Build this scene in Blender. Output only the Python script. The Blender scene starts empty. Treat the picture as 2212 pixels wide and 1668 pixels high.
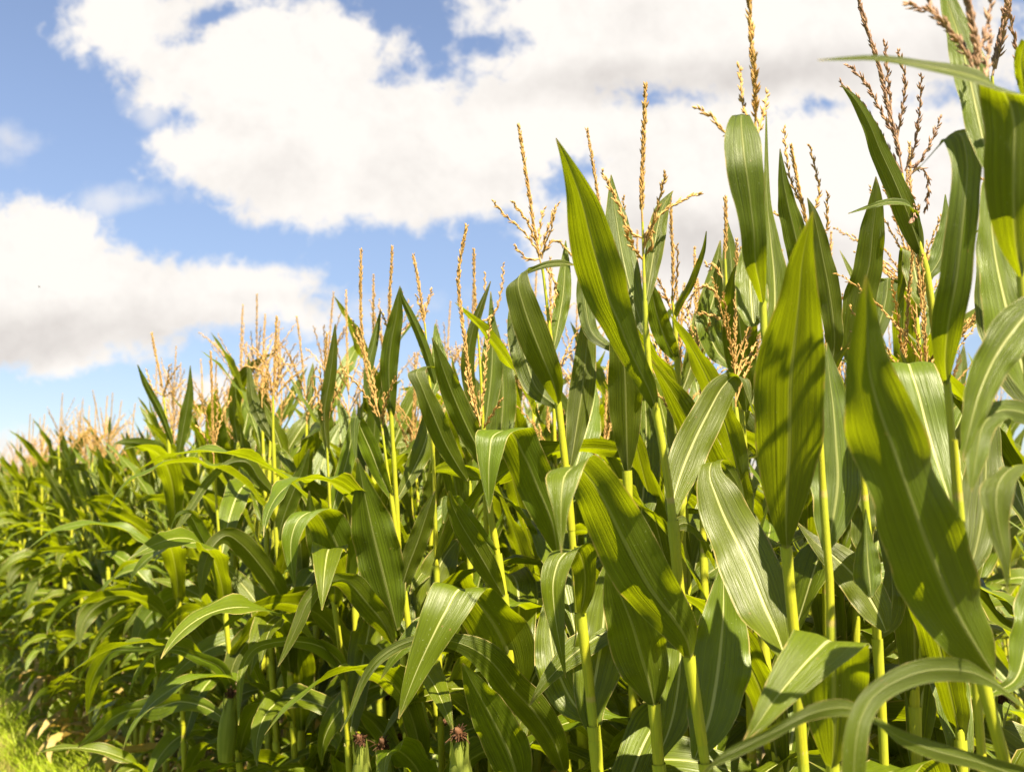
import bpy, math, random
import numpy as np
from math import radians as R, pi

S = bpy.context.scene
COL = S.collection
rng = np.random.default_rng(11)
random.seed(11)

# ------------------------------------------------------------------ camera
EYE = np.array([0.0, 0.0, 1.75])
YAW, PITCH, FPX, CX, CY = R(32.8), R(7.35), 2100.0, 1106.0, 834.0
FWD = np.array([math.sin(YAW)*math.cos(PITCH), math.cos(YAW)*math.cos(PITCH), math.sin(PITCH)])
RGT = np.array([math.cos(YAW), -math.sin(YAW), 0.0])
UPV = np.cross(RGT, FWD)
cd = bpy.data.cameras.new("camera")
cam = bpy.data.objects.new("camera", cd); COL.objects.link(cam)
cam.location = EYE; cam.rotation_euler = (R(90)+PITCH, 0, -YAW)
cd.sensor_width = 36; cd.lens = 36*FPX/2212
cd.clip_start = 0.05; cd.clip_end = 5000
cd.dof.use_dof = True; cd.dof.focus_distance = 1.75; cd.dof.aperture_fstop = 5.6
S.camera = cam

# ------------------------------------------------------------------ light
SUN_EL = R(57)
SUN_AZ = (-0.05, -1.0)                       # towards the sun, horizontally
sl = math.hypot(*SUN_AZ)
SD = np.array([SUN_AZ[0]/sl*math.cos(SUN_EL), SUN_AZ[1]/sl*math.cos(SUN_EL), math.sin(SUN_EL)])
ld = bpy.data.lights.new("sun", 'SUN'); ld.energy = 5.0; ld.angle = R(0.53); ld.color = (1.0, 0.885, 0.63)
sun = bpy.data.objects.new("sun", ld); COL.objects.link(sun)
from mathutils import Vector
sun.rotation_euler = Vector(SD).to_track_quat('Z', 'Y').to_euler(); sun.location = (0, 0, 30)
S.view_settings.view_transform = 'Standard'; S.view_settings.look = 'None'
S.view_settings.exposure = 2.36; S.view_settings.gamma = 1
S.cycles.max_bounces = 8; S.cycles.transmission_bounces = 5; S.cycles.diffuse_bounces = 4; S.cycles.glossy_bounces = 2
S.cycles.use_denoising = True

# ------------------------------------------------------------------ node helpers
class NT:
    def __init__(s, tree):
        s.t = tree; tree.nodes.clear()
    def n(s, typ, **kw):
        nd = s.t.nodes.new(typ)
        for k, v in kw.items():
            setattr(nd, k, v)
        return nd
    def put(s, sock, v):
        if isinstance(v, bpy.types.NodeSocket): s.t.links.new(v, sock)
        elif v is not None: sock.default_value = v[:3] if sock.type == 'VECTOR' else v
    def m(s, op, a, b=None, c=None, clamp=False):
        nd = s.n('ShaderNodeMath', operation=op, use_clamp=clamp)
        for i, v in enumerate((a, b, c)):
            if v is not None: s.put(nd.inputs[i], v)
        return nd.outputs[0]
    def v(s, op, a, b=None, out=0):
        nd = s.n('ShaderNodeVectorMath', operation=op)
        s.put(nd.inputs[0], a)
        if b is not None: s.put(nd.inputs[1], b)
        return nd.outputs[out]
    def mix(s, f, a, b):
        nd = s.n('ShaderNodeMix', data_type='RGBA')
        s.put(nd.inputs[0], f); s.put(nd.inputs[6], a); s.put(nd.inputs[7], b)
        return nd.outputs[2]
    def ss(s, x, lo, hi, a=0.0, b=1.0):
        nd = s.n('ShaderNodeMapRange', interpolation_type='SMOOTHSTEP')
        for i, q in enumerate((x, lo, hi, a, b)): s.put(nd.inputs[i], q)
        return nd.outputs[0]
    def noise(s, vec, scale, detail=4, rough=0.5, dist=0.0):
        nd = s.n('ShaderNodeTexNoise')
        s.put(nd.inputs['Vector'], vec); nd.inputs['Scale'].default_value = scale
        nd.inputs['Detail'].default_value = detail; nd.inputs['Roughness'].default_value = rough
        nd.inputs['Distortion'].default_value = dist
        return nd.outputs[0]
    def comb(s, x, y, z=0.0):
        nd = s.n('ShaderNodeCombineXYZ')
        for i, q in enumerate((x, y, z)): s.put(nd.inputs[i], q)
        return nd.outputs[0]
def c4(r, g, b): return (r, g, b, 1.0)

# ------------------------------------------------------------------ sky with cumulus
W = bpy.data.worlds.new("World"); S.world = W; W.use_nodes = True
w = NT(W.node_tree)
out = w.n('ShaderNodeOutputWorld'); bg = w.n('ShaderNodeBackground')
sky = w.n('ShaderNodeTexSky'); sky.sky_type = 'NISHITA'; sky.sun_disc = False
sky.sun_elevation = SUN_EL; sky.sun_rotation = math.atan2(SUN_AZ[0], SUN_AZ[1])
sky.air_density = 1.0; sky.dust_density = 0.2; sky.ozone_density = 2.6
SKY_K = 0.050
tc = w.n('ShaderNodeTexCoord').outputs['Generated']
ctr = FWD                                   # a fixed compass bearing; the clouds stand there
df = w.v('DOT_PRODUCT', tc, tuple(FWD), 1)
du = w.v('DOT_PRODUCT', tc, tuple(RGT), 1)
dv = w.v('DOT_PRODUCT', tc, tuple(UPV), 1)
dfc = w.m('MAXIMUM', df, 0.12)
pu = w.m('ADD', w.m('MULTIPLY', w.m('DIVIDE', du, dfc), 2.1), 1.106)      # degrees of bearing, scaled
pv = w.m('SUBTRACT', 0.834, w.m('MULTIPLY', w.m('DIVIDE', dv, dfc), 2.1))
P0 = w.comb(pu, pv)
nz = w.n('ShaderNodeTexNoise'); w.put(nz.inputs['Vector'], P0); nz.inputs['Scale'].default_value = 5.0; nz.inputs['Detail'].default_value = 3
warp = w.v('SCALE', w.v('SUBTRACT', nz.outputs['Color'], (0.5, 0.5, 0.5)), None)
warp.node.inputs['Scale'].default_value = 0.10
P = w.v('ADD', P0, warp)
def ell(x, y, rx, ry, rot=0.0):
    mp = w.n('ShaderNodeMapping', vector_type='TEXTURE')
    w.put(mp.inputs['Vector'], P)
    mp.inputs['Location'].default_value = (x/1000, y/1000, 0)
    mp.inputs['Rotation'].default_value = (0, 0, R(rot))
    mp.inputs['Scale'].default_value = (rx/1000, ry/1000, 1)
    L = w.v('LENGTH', mp.outputs[0], None, 1)
    return w.m('SUBTRACT', 1.0, L)
def dist(*a):
    return w.m('MULTIPLY', ell(*a), min(a[2], a[3])/1000)
def smax(lst, k=0.02):
    acc = lst[0]
    for q in lst[1:]: acc = w.m('SMOOTH_MAX', acc, q, k)
    return acc
CLOUD = [(330,60,225,105),(560,150,300,150),(700,70,240,70),(600,330,270,120),(420,345,115,72),(860,340,340,170),(1010,380,260,120),(650,400,180,85),(900,240,180,90),(1220,300,330,190),
         (1240,130,160,80),(1330,30,420,70),(1620,120,640,230),(1750,480,640,270),(1400,560,260,190),
         (60,560,190,135),(300,640,260,98),(500,645,240,80),(640,668,130,56),(-200,590,330,190),(110,700,330,100),
         (440,868,95,58),(10,985,130,46),(1180,850,80,60),(1500,960,500,120)]
WISP = [(290,442,95,26,-4),(640,770,120,28,-6),(225,437,40,22,0),(30,310,60,40,0),(330,240,60,40,30),(560,690,300,40,-6)]
HOLE = [(460,40,52,20,-24),(850,4,125,50,10),(935,78,50,82,-22),(1015,98,80,26,-10),(1222,415,36,66,28),(1790,232,55,14,-8),(2075,205,55,14,-8),(1420,222,70,16,0),(60,170,120,70,0),(650,530,120,26,8)]
F = smax([dist(*b) for b in CLOUD])
Hh = smax([dist(*b) for b in HOLE])
F = w.m('SMOOTH_MIN', F, w.m('MULTIPLY', Hh, -1.2), 0.02)
n1 = w.noise(P0, 7.0, 9, 0.56, 0.15)
n2 = w.noise(P0, 26.0, 6, 0.6, 0.3)
edge = w.m('ADD', w.m('MULTIPLY', w.m('SUBTRACT', n1, 0.5), 0.125), w.m('MULTIPLY', w.m('SUBTRACT', n2, 0.5), 0.085))
Fn = w.m('ADD', F, edge)
mask = w.ss(Fn, -0.018, 0.034)
Wp = smax([dist(*b) for b in WISP])
mw = w.m('MULTIPLY', w.ss(w.m('ADD', Wp, w.m('MULTIPLY', w.m('SUBTRACT', n1, 0.5), 0.16)), -0.02, 0.05), 0.62)
mask = w.m('MAXIMUM', mask, mw)
nel = w.noise(tc, 2.6, 8, 0.55)             # scattered cumulus over the rest of the sky
other = w.ss(nel, 0.60, 0.68)
front = w.ss(df, 0.45, 0.62)
mask = w.m('ADD', w.m('MULTIPLY', mask, front), w.m('MULTIPLY', other, w.m('SUBTRACT', 1.0, front)))
SHADE = [(60,728,420,84,-8,.40),(330,725,330,44,-8,.14),(1470,175,520,70,-4,.36),(1480,520,380,110,0,.36),(760,400,330,100,4,.16),(450,230,180,60,25,.12),
         (1900,150,420,90,0,.22),(1080,380,140,60,0,.16),(2000,560,400,100,0,.2),(620,650,200,30,0,.15)]
sh = None
for a in SHADE:
    q = w.m('MULTIPLY', w.ss(ell(*a[:5]), -0.15, 0.85), a[5])
    sh = q if sh is None else w.m('ADD', sh, q)
n3 = w.noise(P0, 4.0, 6, 0.55, 0.4)
sh = w.m('ADD', sh, w.m('MULTIPLY', w.m('SUBTRACT', n3, 0.49), 0.95))
sh = w.m('ADD', sh, w.m('MULTIPLY', w.m('SUBTRACT', n2, 0.5), 0.28), clamp=True)
CK = 0.204
ccol = w.mix(sh, c4(1.0*CK, 0.955*CK, 0.90*CK), c4(0.47*CK, 0.43*CK, 0.42*CK))
skyc = w.v('SCALE', sky.outputs[0], None); skyc.node.inputs['Scale'].default_value = SKY_K
hsv = w.n('ShaderNodeHueSaturation'); hsv.inputs['Saturation'].default_value = 0.90; w.put(hsv.inputs['Color'], skyc)
zc = w.n('ShaderNodeSeparateXYZ'); w.put(zc.inputs[0], tc)
skyt = w.v('SCALE', w.v('MULTIPLY', hsv.outputs[0], (1.02, 0.975, 0.99)), None)
w.put(skyt.node.inputs['Scale'], w.ss(zc.outputs[2], -0.02, 0.42, 0.52, 0.76))
fin = w.mix(mask, skyt, ccol)
w.put(bg.inputs['Color'], fin); bg.inputs['Strength'].default_value = 1.0
w.t.links.new(bg.outputs[0], out.inputs[0])
W.cycles.sampling_method = 'MANUAL'; W.cycles.sample_map_resolution = 512

# ------------------------------------------------------------------ materials
def new_mat(name):
    m = bpy.data.materials.new(name); m.use_nodes = True
    return m, NT(m.node_tree)
def leaf_mat(name, front, back, trans, rib, tfac, rough=0.33, dry=0.0):
    m, t = new_mat(name)
    o = t.n('ShaderNodeOutputMaterial')
    uvn = t.n('ShaderNodeUVMap').outputs[0]
    sp = t.n('ShaderNodeSeparateXYZ'); t.put(sp.inputs[0], uvn)
    u, v = sp.outputs[0], sp.outputs[1]
    rnd = t.n('ShaderNodeObjectInfo').outputs['Random']
    au = t.m('ABSOLUTE', t.m('SUBTRACT', u, 0.5))
    seed = t.m('MULTIPLY', rnd, 37.0)
    ln1 = t.noise(t.comb(t.m('MULTIPLY', u, 26.0), t.m('MULTIPLY', v, 0.9), seed), 1.0, 3, 0.6)
    ln2 = t.noise(t.comb(t.m('MULTIPLY', u, 95.0), t.m('MULTIPLY', v, 1.4), seed), 1.0, 2, 0.5)
    bl = t.noise(t.comb(t.m('MULTIPLY', u, 2.5), t.m('MULTIPLY', v, 7.0), seed), 1.0, 3, 0.55)
    ribw = t.m('SUBTRACT', 0.036, t.m('MULTIPLY', v, 0.022))
    ribm = t.ss(t.m('SUBTRACT', au, ribw), 0.014, -0.012)
    bk = t.n('ShaderNodeNewGeometry').outputs['Backfacing']
    base = t.mix(bk, front, back)
    st = t.m('ADD', t.m('MULTIPLY', t.m('SUBTRACT', ln1, 0.5), 1.5), t.m('MULTIPLY', t.m('SUBTRACT', ln2, 0.5), 1.0))
    st = t.m('ADD', st, t.m('MULTIPLY', t.m('SUBTRACT', bl, 0.5), 0.7))
    st = t.m('MULTIPLY', st, t.m('ADD', 0.7, t.m('MULTIPLY', t.m('FRACT', t.m('MULTIPLY', rnd, 7.3)), 0.8)))
    val = t.m('ADD', t.m('ADD', 0.86, t.m('MULTIPLY', rnd, 0.28)), t.m('MULTIPLY', st, 0.55))
    val = t.m('MAXIMUM', val, 0.35)
    base = t.v('SCALE', base, None); base.node.inputs['Scale'].default_value = 1; t.put(base.node.inputs['Scale'], val)
    trc = t.v('SCALE', trans, None); t.put(trc.node.inputs['Scale'], t.m('ADD', 0.9, t.m('MULTIPLY', st, 0.9)))
    hs = t.n('ShaderNodeHueSaturation'); t.put(hs.inputs['Color'], base)
    t.put(hs.inputs['Hue'], t.m('ADD', 0.488, t.m('MULTIPLY', rnd, 0.024)))
    base = hs.outputs[0]
    # dry tips and margins, small pale specks
    dn = t.noise(t.comb(t.m('MULTIPLY', u, 5.0), t.m('MULTIPLY', v, 9.0), seed), 1.0, 5, 0.6)
    d1 = t.ss(t.m('ADD', v, t.m('MULTIPLY', t.m('SUBTRACT', dn, 0.5), 0.22)), 0.965-dry, 1.03-dry)
    d2 = t.m('MULTIPLY', t.ss(au, 0.462, 0.498), t.ss(dn, 0.46, 0.58))
    dm = t.m('MAXIMUM', d1, t.m('MULTIPLY', d2, 0.75))
    sn = t.noise(t.comb(t.m('MULTIPLY', u, 30.0), t.m('MULTIPLY', v, 150.0), seed), 1.0, 1, 0.5)
    spk = t.m('MULTIPLY', t.ss(sn, 0.735, 0.78), 0.55)
    base = t.mix(spk, base, c4(0.42, 0.44, 0.26))
    bs = t.noise(t.comb(t.m('MULTIPLY', u, 7.0), t.m('MULTIPLY', v, 38.0), t.m('ADD', seed, 5.0)), 1.0, 2, 0.5)
    base = t.mix(t.m('MULTIPLY', t.ss(bs, 0.745, 0.79), 0.7), base, c4(0.22, 0.13, 0.05))
    base = t.mix(dm, base, c4(0.40, 0.29, 0.11))
    base = t.mix(t.m('MULTIPLY', ribm, t.m('SUBTRACT', 0.72, t.m('MULTIPLY', bk, 0.42))), base, rib)
    base = t.mix(t.m('MULTIPLY', t.ss(au, 0.478, 0.496), 0.35), base, c4(0.36, 0.34, 0.14))
    trc = t.mix(dm, trc, c4(0.35, 0.22, 0.05))
    trc = t.mix(t.m('MULTIPLY', ribm, 0.55), trc, c4(0.42, 0.44, 0.05))
    base = t.mix(t.m('MULTIPLY', t.ss(v, 0.016, 0.004), 0.55), base, c4(0.33, 0.30, 0.11))
    bp = t.n('ShaderNodeBump'); bp.inputs['Strength'].default_value = 0.55; bp.inputs['Distance'].default_value = 0.0034
    wv = t.m('ADD', t.m('MULTIPLY', ln1, 1.2), t.m('ADD', t.m('MULTIPLY', ln2, 0.5), t.m('MULTIPLY', ribm, -0.6)))
    t.put(bp.inputs['Height'], wv)
    pb = t.n('ShaderNodeBsdfPrincipled')
    t.put(pb.inputs['Base Color'], base); t.put(pb.inputs['Normal'], bp.outputs[0])
    t.put(pb.inputs['Roughness'], t.m('ADD', rough, t.m('ADD', t.m('MULTIPLY', bk, 0.10), t.m('MULTIPLY', ln2, 0.12))))
    pb.inputs['Specular IOR Level'].default_value = 0.40
    tr = t.n('ShaderNodeBsdfTranslucent'); t.put(tr.inputs['Color'], trc); t.put(tr.inputs['Normal'], bp.outputs[0])
    mx = t.n('ShaderNodeMixShader'); mx.inputs[0].default_value = tfac
    t.t.links.new(pb.outputs[0], mx.inputs[1]); t.t.links.new(tr.outputs[0], mx.inputs[2])
    t.t.links.new(mx.outputs[0], o.inputs[0])
    return m
LEAF = leaf_mat("corn_leaf", c4(0.066, 0.091, 0.0017), c4(0.048, 0.067, 0.0018), c4(0.32, 0.38, 0.002), c4(0.46, 0.46, 0.20), 0.38)  # back colour set darker than the front: underside shade put into the colour
DRYLEAF = leaf_mat("dry_leaf", c4(0.30, 0.22, 0.06), c4(0.33, 0.24, 0.08), c4(0.40, 0.26, 0.04), c4(0.45, 0.36, 0.16), 0.40, 0.6, 0.35)

def simple_mat(name, cols, scale, rough=0.6, stretch=(1, 1, 1), bump=0.3, spec=0.3, trans=None, coord='UV', bdist=0.002):
    m, t = new_mat(name)
    o = t.n('ShaderNodeOutputMaterial')
    co = t.n('ShaderNodeUVMap').outputs[0] if coord == 'UV' else t.n('ShaderNodeTexCoord').outputs['Object']
    rnd = t.n('ShaderNodeObjectInfo').outputs['Random']
    vv = t.v('ADD', t.v('MULTIPLY', co, stretch), t.comb(0.0, 0.0, t.m('MULTIPLY', rnd, 23.0)))
    n_ = t.noise(vv, scale, 5, 0.6)
    n2_ = t.noise(vv, scale*5.3, 3, 0.6)
    f = t.ss(t.m('ADD', n_, t.m('MULTIPLY', t.m('SUBTRACT', n2_, 0.5), 0.35)), 0.32, 0.68)
    colr = t.mix(f, cols[0], cols[1])
    if len(cols) > 2:
        colr = t.mix(t.ss(n2_, 0.60, 0.72), colr, cols[2])
    pb = t.n('ShaderNodeBsdfPrincipled'); t.put(pb.inputs['Base Color'], colr)
    pb.inputs['Roughness'].default_value = rough; pb.inputs['Specular IOR Level'].default_value = spec
    bp = t.n('ShaderNodeBump'); bp.inputs['Strength'].default_value = bump; bp.inputs['Distance'].default_value = bdist
    t.put(bp.inputs['Height'], t.m('ADD', n_, n2_)); t.put(pb.inputs['Normal'], bp.outputs[0])
    if trans:
        tr = t.n('ShaderNodeBsdfTranslucent'); t.put(tr.inputs['Color'], trans)
        mx = t.n('ShaderNodeMixShader'); mx.inputs[0].default_value = 0.35
        t.t.links.new(pb.outputs[0], mx.inputs[1]); t.t.links.new(tr.outputs[0], mx.inputs[2]); t.t.links.new(mx.outputs[0], o.inputs[0])
    else:
        t.t.links.new(pb.outputs[0], o.inputs[0])
    return m
def stalk_mat(*a):
    m = simple_mat(*a); t = NT.__new__(NT); t.t = m.node_tree
    pb = [q for q in t.t.nodes if q.type == 'BSDF_PRINCIPLED'][0]
    src = pb.inputs['Base Color'].links[0].from_socket
    sp = t.n('ShaderNodeSeparateXYZ'); t.put(sp.inputs[0], t.n('ShaderNodeUVMap').outputs[0])
    fr = t.m('FRACT', t.m('DIVIDE', t.m('SUBTRACT', t.m('DIVIDE', sp.outputs[1], 6.0), 0.08), 0.17))
    ring = t.m('MAXIMUM', t.ss(fr, 0.965, 0.995), t.ss(fr, 0.045, 0.02))
    grn = t.ss(fr, 0.25, 1.0, 0.0, 0.45)                  # the sheath is greener towards its collar
    c = t.mix(grn, src, c4(0.22, 0.28, 0.025))
    c = t.mix(t.m('MULTIPLY', ring, 0.6), c, c4(0.36, 0.25, 0.10))
    t.put(pb.inputs['Base Color'], c)
    return m
STALK = stalk_mat("stalk_sheath", (c4(0.23, 0.245, 0.012), c4(0.34, 0.32, 0.013), c4(0.25, 0.19, 0.05)), 1.0, 0.45, (9, 3, 1), 0.25, 0.4)
COLLAR = simple_mat("stalk_node", (c4(0.36, 0.28, 0.09), c4(0.30, 0.16, 0.08)), 3.0, 0.6)
TASSEL = simple_mat("tassel_spikelets", (c4(0.58, 0.38, 0.14), c4(0.40, 0.24, 0.08), c4(0.66, 0.50, 0.23)), 60.0, 0.7, (1, 1, 1), 0.2, 0.2, c4(0.56, 0.35, 0.09), 'OBJ')
TASSEL2 = simple_mat("purple_tassel_spikelets", (c4(0.44, 0.28, 0.18), c4(0.25, 0.15, 0.115), c4(0.52, 0.38, 0.25)), 60.0, 0.7, (1, 1, 1), 0.2, 0.2, c4(0.40, 0.24, 0.12), 'OBJ')
HUSK = simple_mat("ear_husk", (c4(0.16, 0.20, 0.03), c4(0.24, 0.27, 0.05)), 1.0, 0.5, (14, 1.5, 1), 0.4, 0.35, c4(0.3, 0.34, 0.03))
SILK = simple_mat("ear_silk", (c4(0.04, 0.018, 0.008), c4(0.085, 0.036, 0.016)), 50.0, 0.7, (1, 1, 1), 0.2, 0.2, None, 'OBJ')
SOIL = simple_mat("soil", (c4(0.055, 0.042, 0.026), c4(0.11, 0.085, 0.05), c4(0.16, 0.12, 0.06)), 2.0, 0.95, (1, 1, 1), 0.8, 0.1, None, 'OBJ', 0.05)
TURF = simple_mat("turf", (c4(0.055, 0.085, 0.012), c4(0.10, 0.12, 0.02), c4(0.15, 0.13, 0.05)), 3.0, 0.95, (1, 1, 1), 0.8, 0.1, None, 'OBJ', 0.04)
BLADE = simple_mat("grass_blades", (c4(0.19, 0.26, 0.010), c4(0.27, 0.32, 0.012), c4(0.30, 0.25, 0.08)), 2.2, 0.55, (1, 1, 1), 0.0, 0.3, c4(0.35, 0.48, 0.02), 'OBJ')
STRAW = simple_mat("dry_grass_blades", (c4(0.34, 0.26, 0.10), c4(0.22, 0.20, 0.05), c4(0.42, 0.34, 0.16)), 2.2, 0.65, (1, 1, 1), 0.0, 0.2, c4(0.4, 0.3, 0.08), 'OBJ')
DARKBUG = simple_mat("insect_body", (c4(0.03, 0.025, 0.02), c4(0.06, 0.05, 0.04)), 40.0, 0.5, (1, 1, 1), 0.1, 0.3, None, 'OBJ')

# ------------------------------------------------------------------ mesh helpers
def make_mesh(name, V, Fc, UV=None, mats=(), midx=None, smooth=True):
    me = bpy.data.meshes.new(name)
    V = np.asarray(V, dtype=np.float32).reshape(-1, 3)
    Fc = np.asarray(Fc, dtype=np.int32)
    k = Fc.shape[1]; nf = len(Fc)
    me.vertices.add(len(V)); me.vertices.foreach_set("co", V.ravel())
    me.loops.add(nf*k); me.loops.foreach_set("vertex_index", Fc.ravel())
    me.polygons.add(nf); me.polygons.foreach_set("loop_start", np.arange(0, nf*k, k, dtype=np.int32))
    me.polygons.foreach_set("loop_total", np.full(nf, k, dtype=np.int32))
    if UV is not None:
        ul = me.uv_layers.new(name="UVMap")
        ul.data.foreach_set("uv", np.asarray(UV, dtype=np.float32)[Fc.ravel()].ravel())
    for m in mats: me.materials.append(m)
    if midx is not None: me.polygons.foreach_set("material_index", np.asarray(midx, dtype=np.int32))
    if smooth: me.polygons.foreach_set("use_smooth", np.ones(nf, dtype=bool))
    me.update(calc_edges=True)
    return me
def add(name, me, parent=None):
    o = bpy.data.objects.new(name, me); COL.objects.link(o)
    if parent is not None: o.parent = parent
    return o
def empty(name, loc, label, cat, group=None):
    o = bpy.data.objects.new(name, None); COL.objects.link(o)
    o.location = loc; o.empty_display_size = 0.1
    o["label"] = label; o["category"] = cat
    if group: o["group"] = group
    return o
def unit(a): return a/np.maximum(np.linalg.norm(a, axis=-1, keepdims=True), 1e-9)

def ribbon(C, Wv, fold=0.25, wave=0.12, kw=3.0, seed=0, m=9):
    """A leaf blade: C centre line, Wv half-width vectors. Returns V, F, UV; the upper face looks along T x W."""
    r = np.random.default_rng(seed)
    n = len(C); T = unit(np.gradient(C, axis=0)); hw = np.linalg.norm(Wv, axis=1)
    Wd = unit(Wv); N = unit(np.cross(T, Wd))
    seg = np.linalg.norm(np.diff(C, axis=0), axis=1); s = np.concatenate([[0], np.cumsum(seg)]); L = s[-1]; s = s/L
    u = np.linspace(-1, 1, m)
    p1, p2, p3, p4 = r.uniform(0, 6.28, 4)
    env = np.clip(s*6, 0, 1)*np.clip((1-s)*5, 0, 1)
    V = np.zeros((n, m, 3))
    fo = fold*(1.0 - 0.55*s) + 0.5*np.exp(-s*22)
    for j, uu in enumerate(u):
        ph = p1 if uu < 0 else p2
        wv = env*wave*(np.sin(6.28*kw*s+ph)+0.6*np.sin(6.28*kw*1.9*s+ph*1.7+p3))*abs(uu)**2.2
        bulge = 0.06*np.sin(min(abs(uu), 1)*pi)             # each half arches a little
        h = hw*(np.sin(fo)*abs(uu)+wv+bulge)
        V[:, j] = C + Wd*(uu*hw*np.cos(fo))[:, None] + N*h[:, None]
    UV = np.stack([np.broadcast_to(u*.5+.5, (n, m)), np.broadcast_to(s[:, None], (n, m))], -1).reshape(-1, 2)
    a = (np.arange(n-1)[:, None]*m + np.arange(m-1)[None]).ravel()
    Fc = np.stack([a, a+m, a+m+1, a+1], 1)                 # normal along T x W
    return V.reshape(-1, 3), Fc, UV
def tube(C, rad, sides=10, vscale=1.0):
    C = np.asarray(C, float); n = len(C); T = unit(np.gradient(C, axis=0))
    ref = np.array([0.31, 0.95, 0.05])
    A = unit(np.cross(T, np.broadcast_to(ref, T.shape))); B = np.cross(T, A)
    th = np.linspace(0, 2*pi, sides, endpoint=False)
    rad = np.broadcast_to(np.asarray(rad, float), (n,))
    V = C[:, None] + rad[:, None, None]*(np.cos(th)[None, :, None]*A[:, None]+np.sin(th)[None, :, None]*B[:, None])
    s = np.concatenate([[0], np.cumsum(np.linalg.norm(np.diff(C, axis=0), axis=1))])*vscale
    tri = 1-abs(2*th/(2*pi)-1)
    UV = np.stack([np.broadcast_to(tri, (n, sides)), np.broadcast_to(s[:, None], (n, sides))], -1).reshape(-1, 2)
    i = np.arange(n-1)[:, None]*sides; j = np.arange(sides)[None]; j2 = (j+1) % sides
    Fc = np.stack([i+j, i+j2, i+sides+j2, i+sides+j], -1).reshape(-1, 4)
    return V.reshape(-1, 3), Fc, UV
def merge(parts):
    Vs, Fs, Us, o = [], [], [], 0
    for V, Fc, U in parts:
        Vs.append(V); Fs.append(Fc+o); Us.append(U); o += len(V)
    return np.concatenate(Vs), np.concatenate(Fs), np.concatenate(Us)
def crom(P, n):
    """Catmull-Rom through the rows of P by chord length of the first two columns (or three)."""
    P = np.asarray(P, float); k = len(P)
    d = np.sqrt(np.maximum(np.linalg.norm(np.diff(P[:, :2], axis=0), axis=1), 1e-6)); t = np.concatenate([[0], np.cumsum(np.maximum(d, 0.02*d.max()))])
    M = np.gradient(P, t, axis=0) if k > 2 else np.repeat(np.diff(P, axis=0)/(t[1]-t[0]), 2, 0)
    # even spacing along the curve
    q = np.linspace(0, t[-1], n); idx = np.clip(np.searchsorted(t, q, 'right')-1, 0, k-2)
    h = (t[idx+1]-t[idx]); x = ((q-t[idx])/h)[:, None]; h = h[:, None]
    return ((2*x**3-3*x**2+1)*P[idx]+(x**3-2*x**2+x)*h*M[idx]+(-2*x**3+3*x**2)*P[idx+1]+(x**3-x**2)*h*M[idx+1])

# spikelet template: a slim pod of six sides
_sp = []
for z, r_ in ((0, .25), (.28, 1), (.62, .85), (1, .06)):
    for k in range(5):
        a = 2*pi*k/5; _sp.append((math.cos(a)*r_, math.sin(a)*r_*0.8, z))
SPV = np.array(_sp)
SPF = np.array([(i*5+j, i*5+(j+1) % 5, (i+1)*5+(j+1) % 5, (i+1)*5+j) for i in range(3) for j in range(5)])
def spikelets(C, step, ranks, size, seed, spread=0.45, bare=0.0):
    """Pods all along the axis C, pointing up it and a little outwards; the axis itself is a thin stem."""
    r = np.random.default_rng(seed)
    C = np.asarray(C, float)
    seg = np.concatenate([[0], np.cumsum(np.linalg.norm(np.diff(C, axis=0), axis=1))]); L = seg[-1]
    st = np.arange(bare*L, L*0.995, step)
    parts = [tube(C, np.linspace(0.0018, 0.0006, len(C)), 5)]
    Vs, k = [], 0
    Tg = unit(np.gradient(C, axis=0))
    for q in st:
        fr = q/L
        p = np.array([np.interp(q, seg, C[:, i]) for i in range(3)])
        t = unit(np.array([np.interp(q, seg, Tg[:, i]) for i in range(3)]))
        a = unit(np.cross(t, np.array([0.37, 0.9, 0.2]))); b = np.cross(t, a)
        for rr in range(ranks):
            th = k*2.4 + rr*2*pi/ranks + r.normal(0, .35); k += 1
            o = a*math.cos(th)+b*math.sin(th)
            sprd = spread*r.uniform(.2, 1.6)
            d = unit(t + o*sprd); x = unit(np.cross(d, t+o*0.01+np.array([.01, .02, .03]))); y = np.cross(d, x)
            L1 = size*r.uniform(.8, 1.25)*(1.0 if fr < .9 else 0.75); w1 = size*0.155*r.uniform(.8, 1.2)
            Vs.append(p + o*0.0012 + SPV[:, :1]*w1*x + SPV[:, 1:2]*w1*y + SPV[:, 2:]*L1*d)
    if Vs:
        n = len(Vs); V = np.concatenate(Vs)
        Fc = (np.arange(n)[:, None, None]*len(SPV) + SPF[None]).reshape(-1, 4)
        parts.append((V, Fc, np.tile(np.zeros((len(SPV), 2)), (n, 1))))
    return merge(parts)

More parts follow.
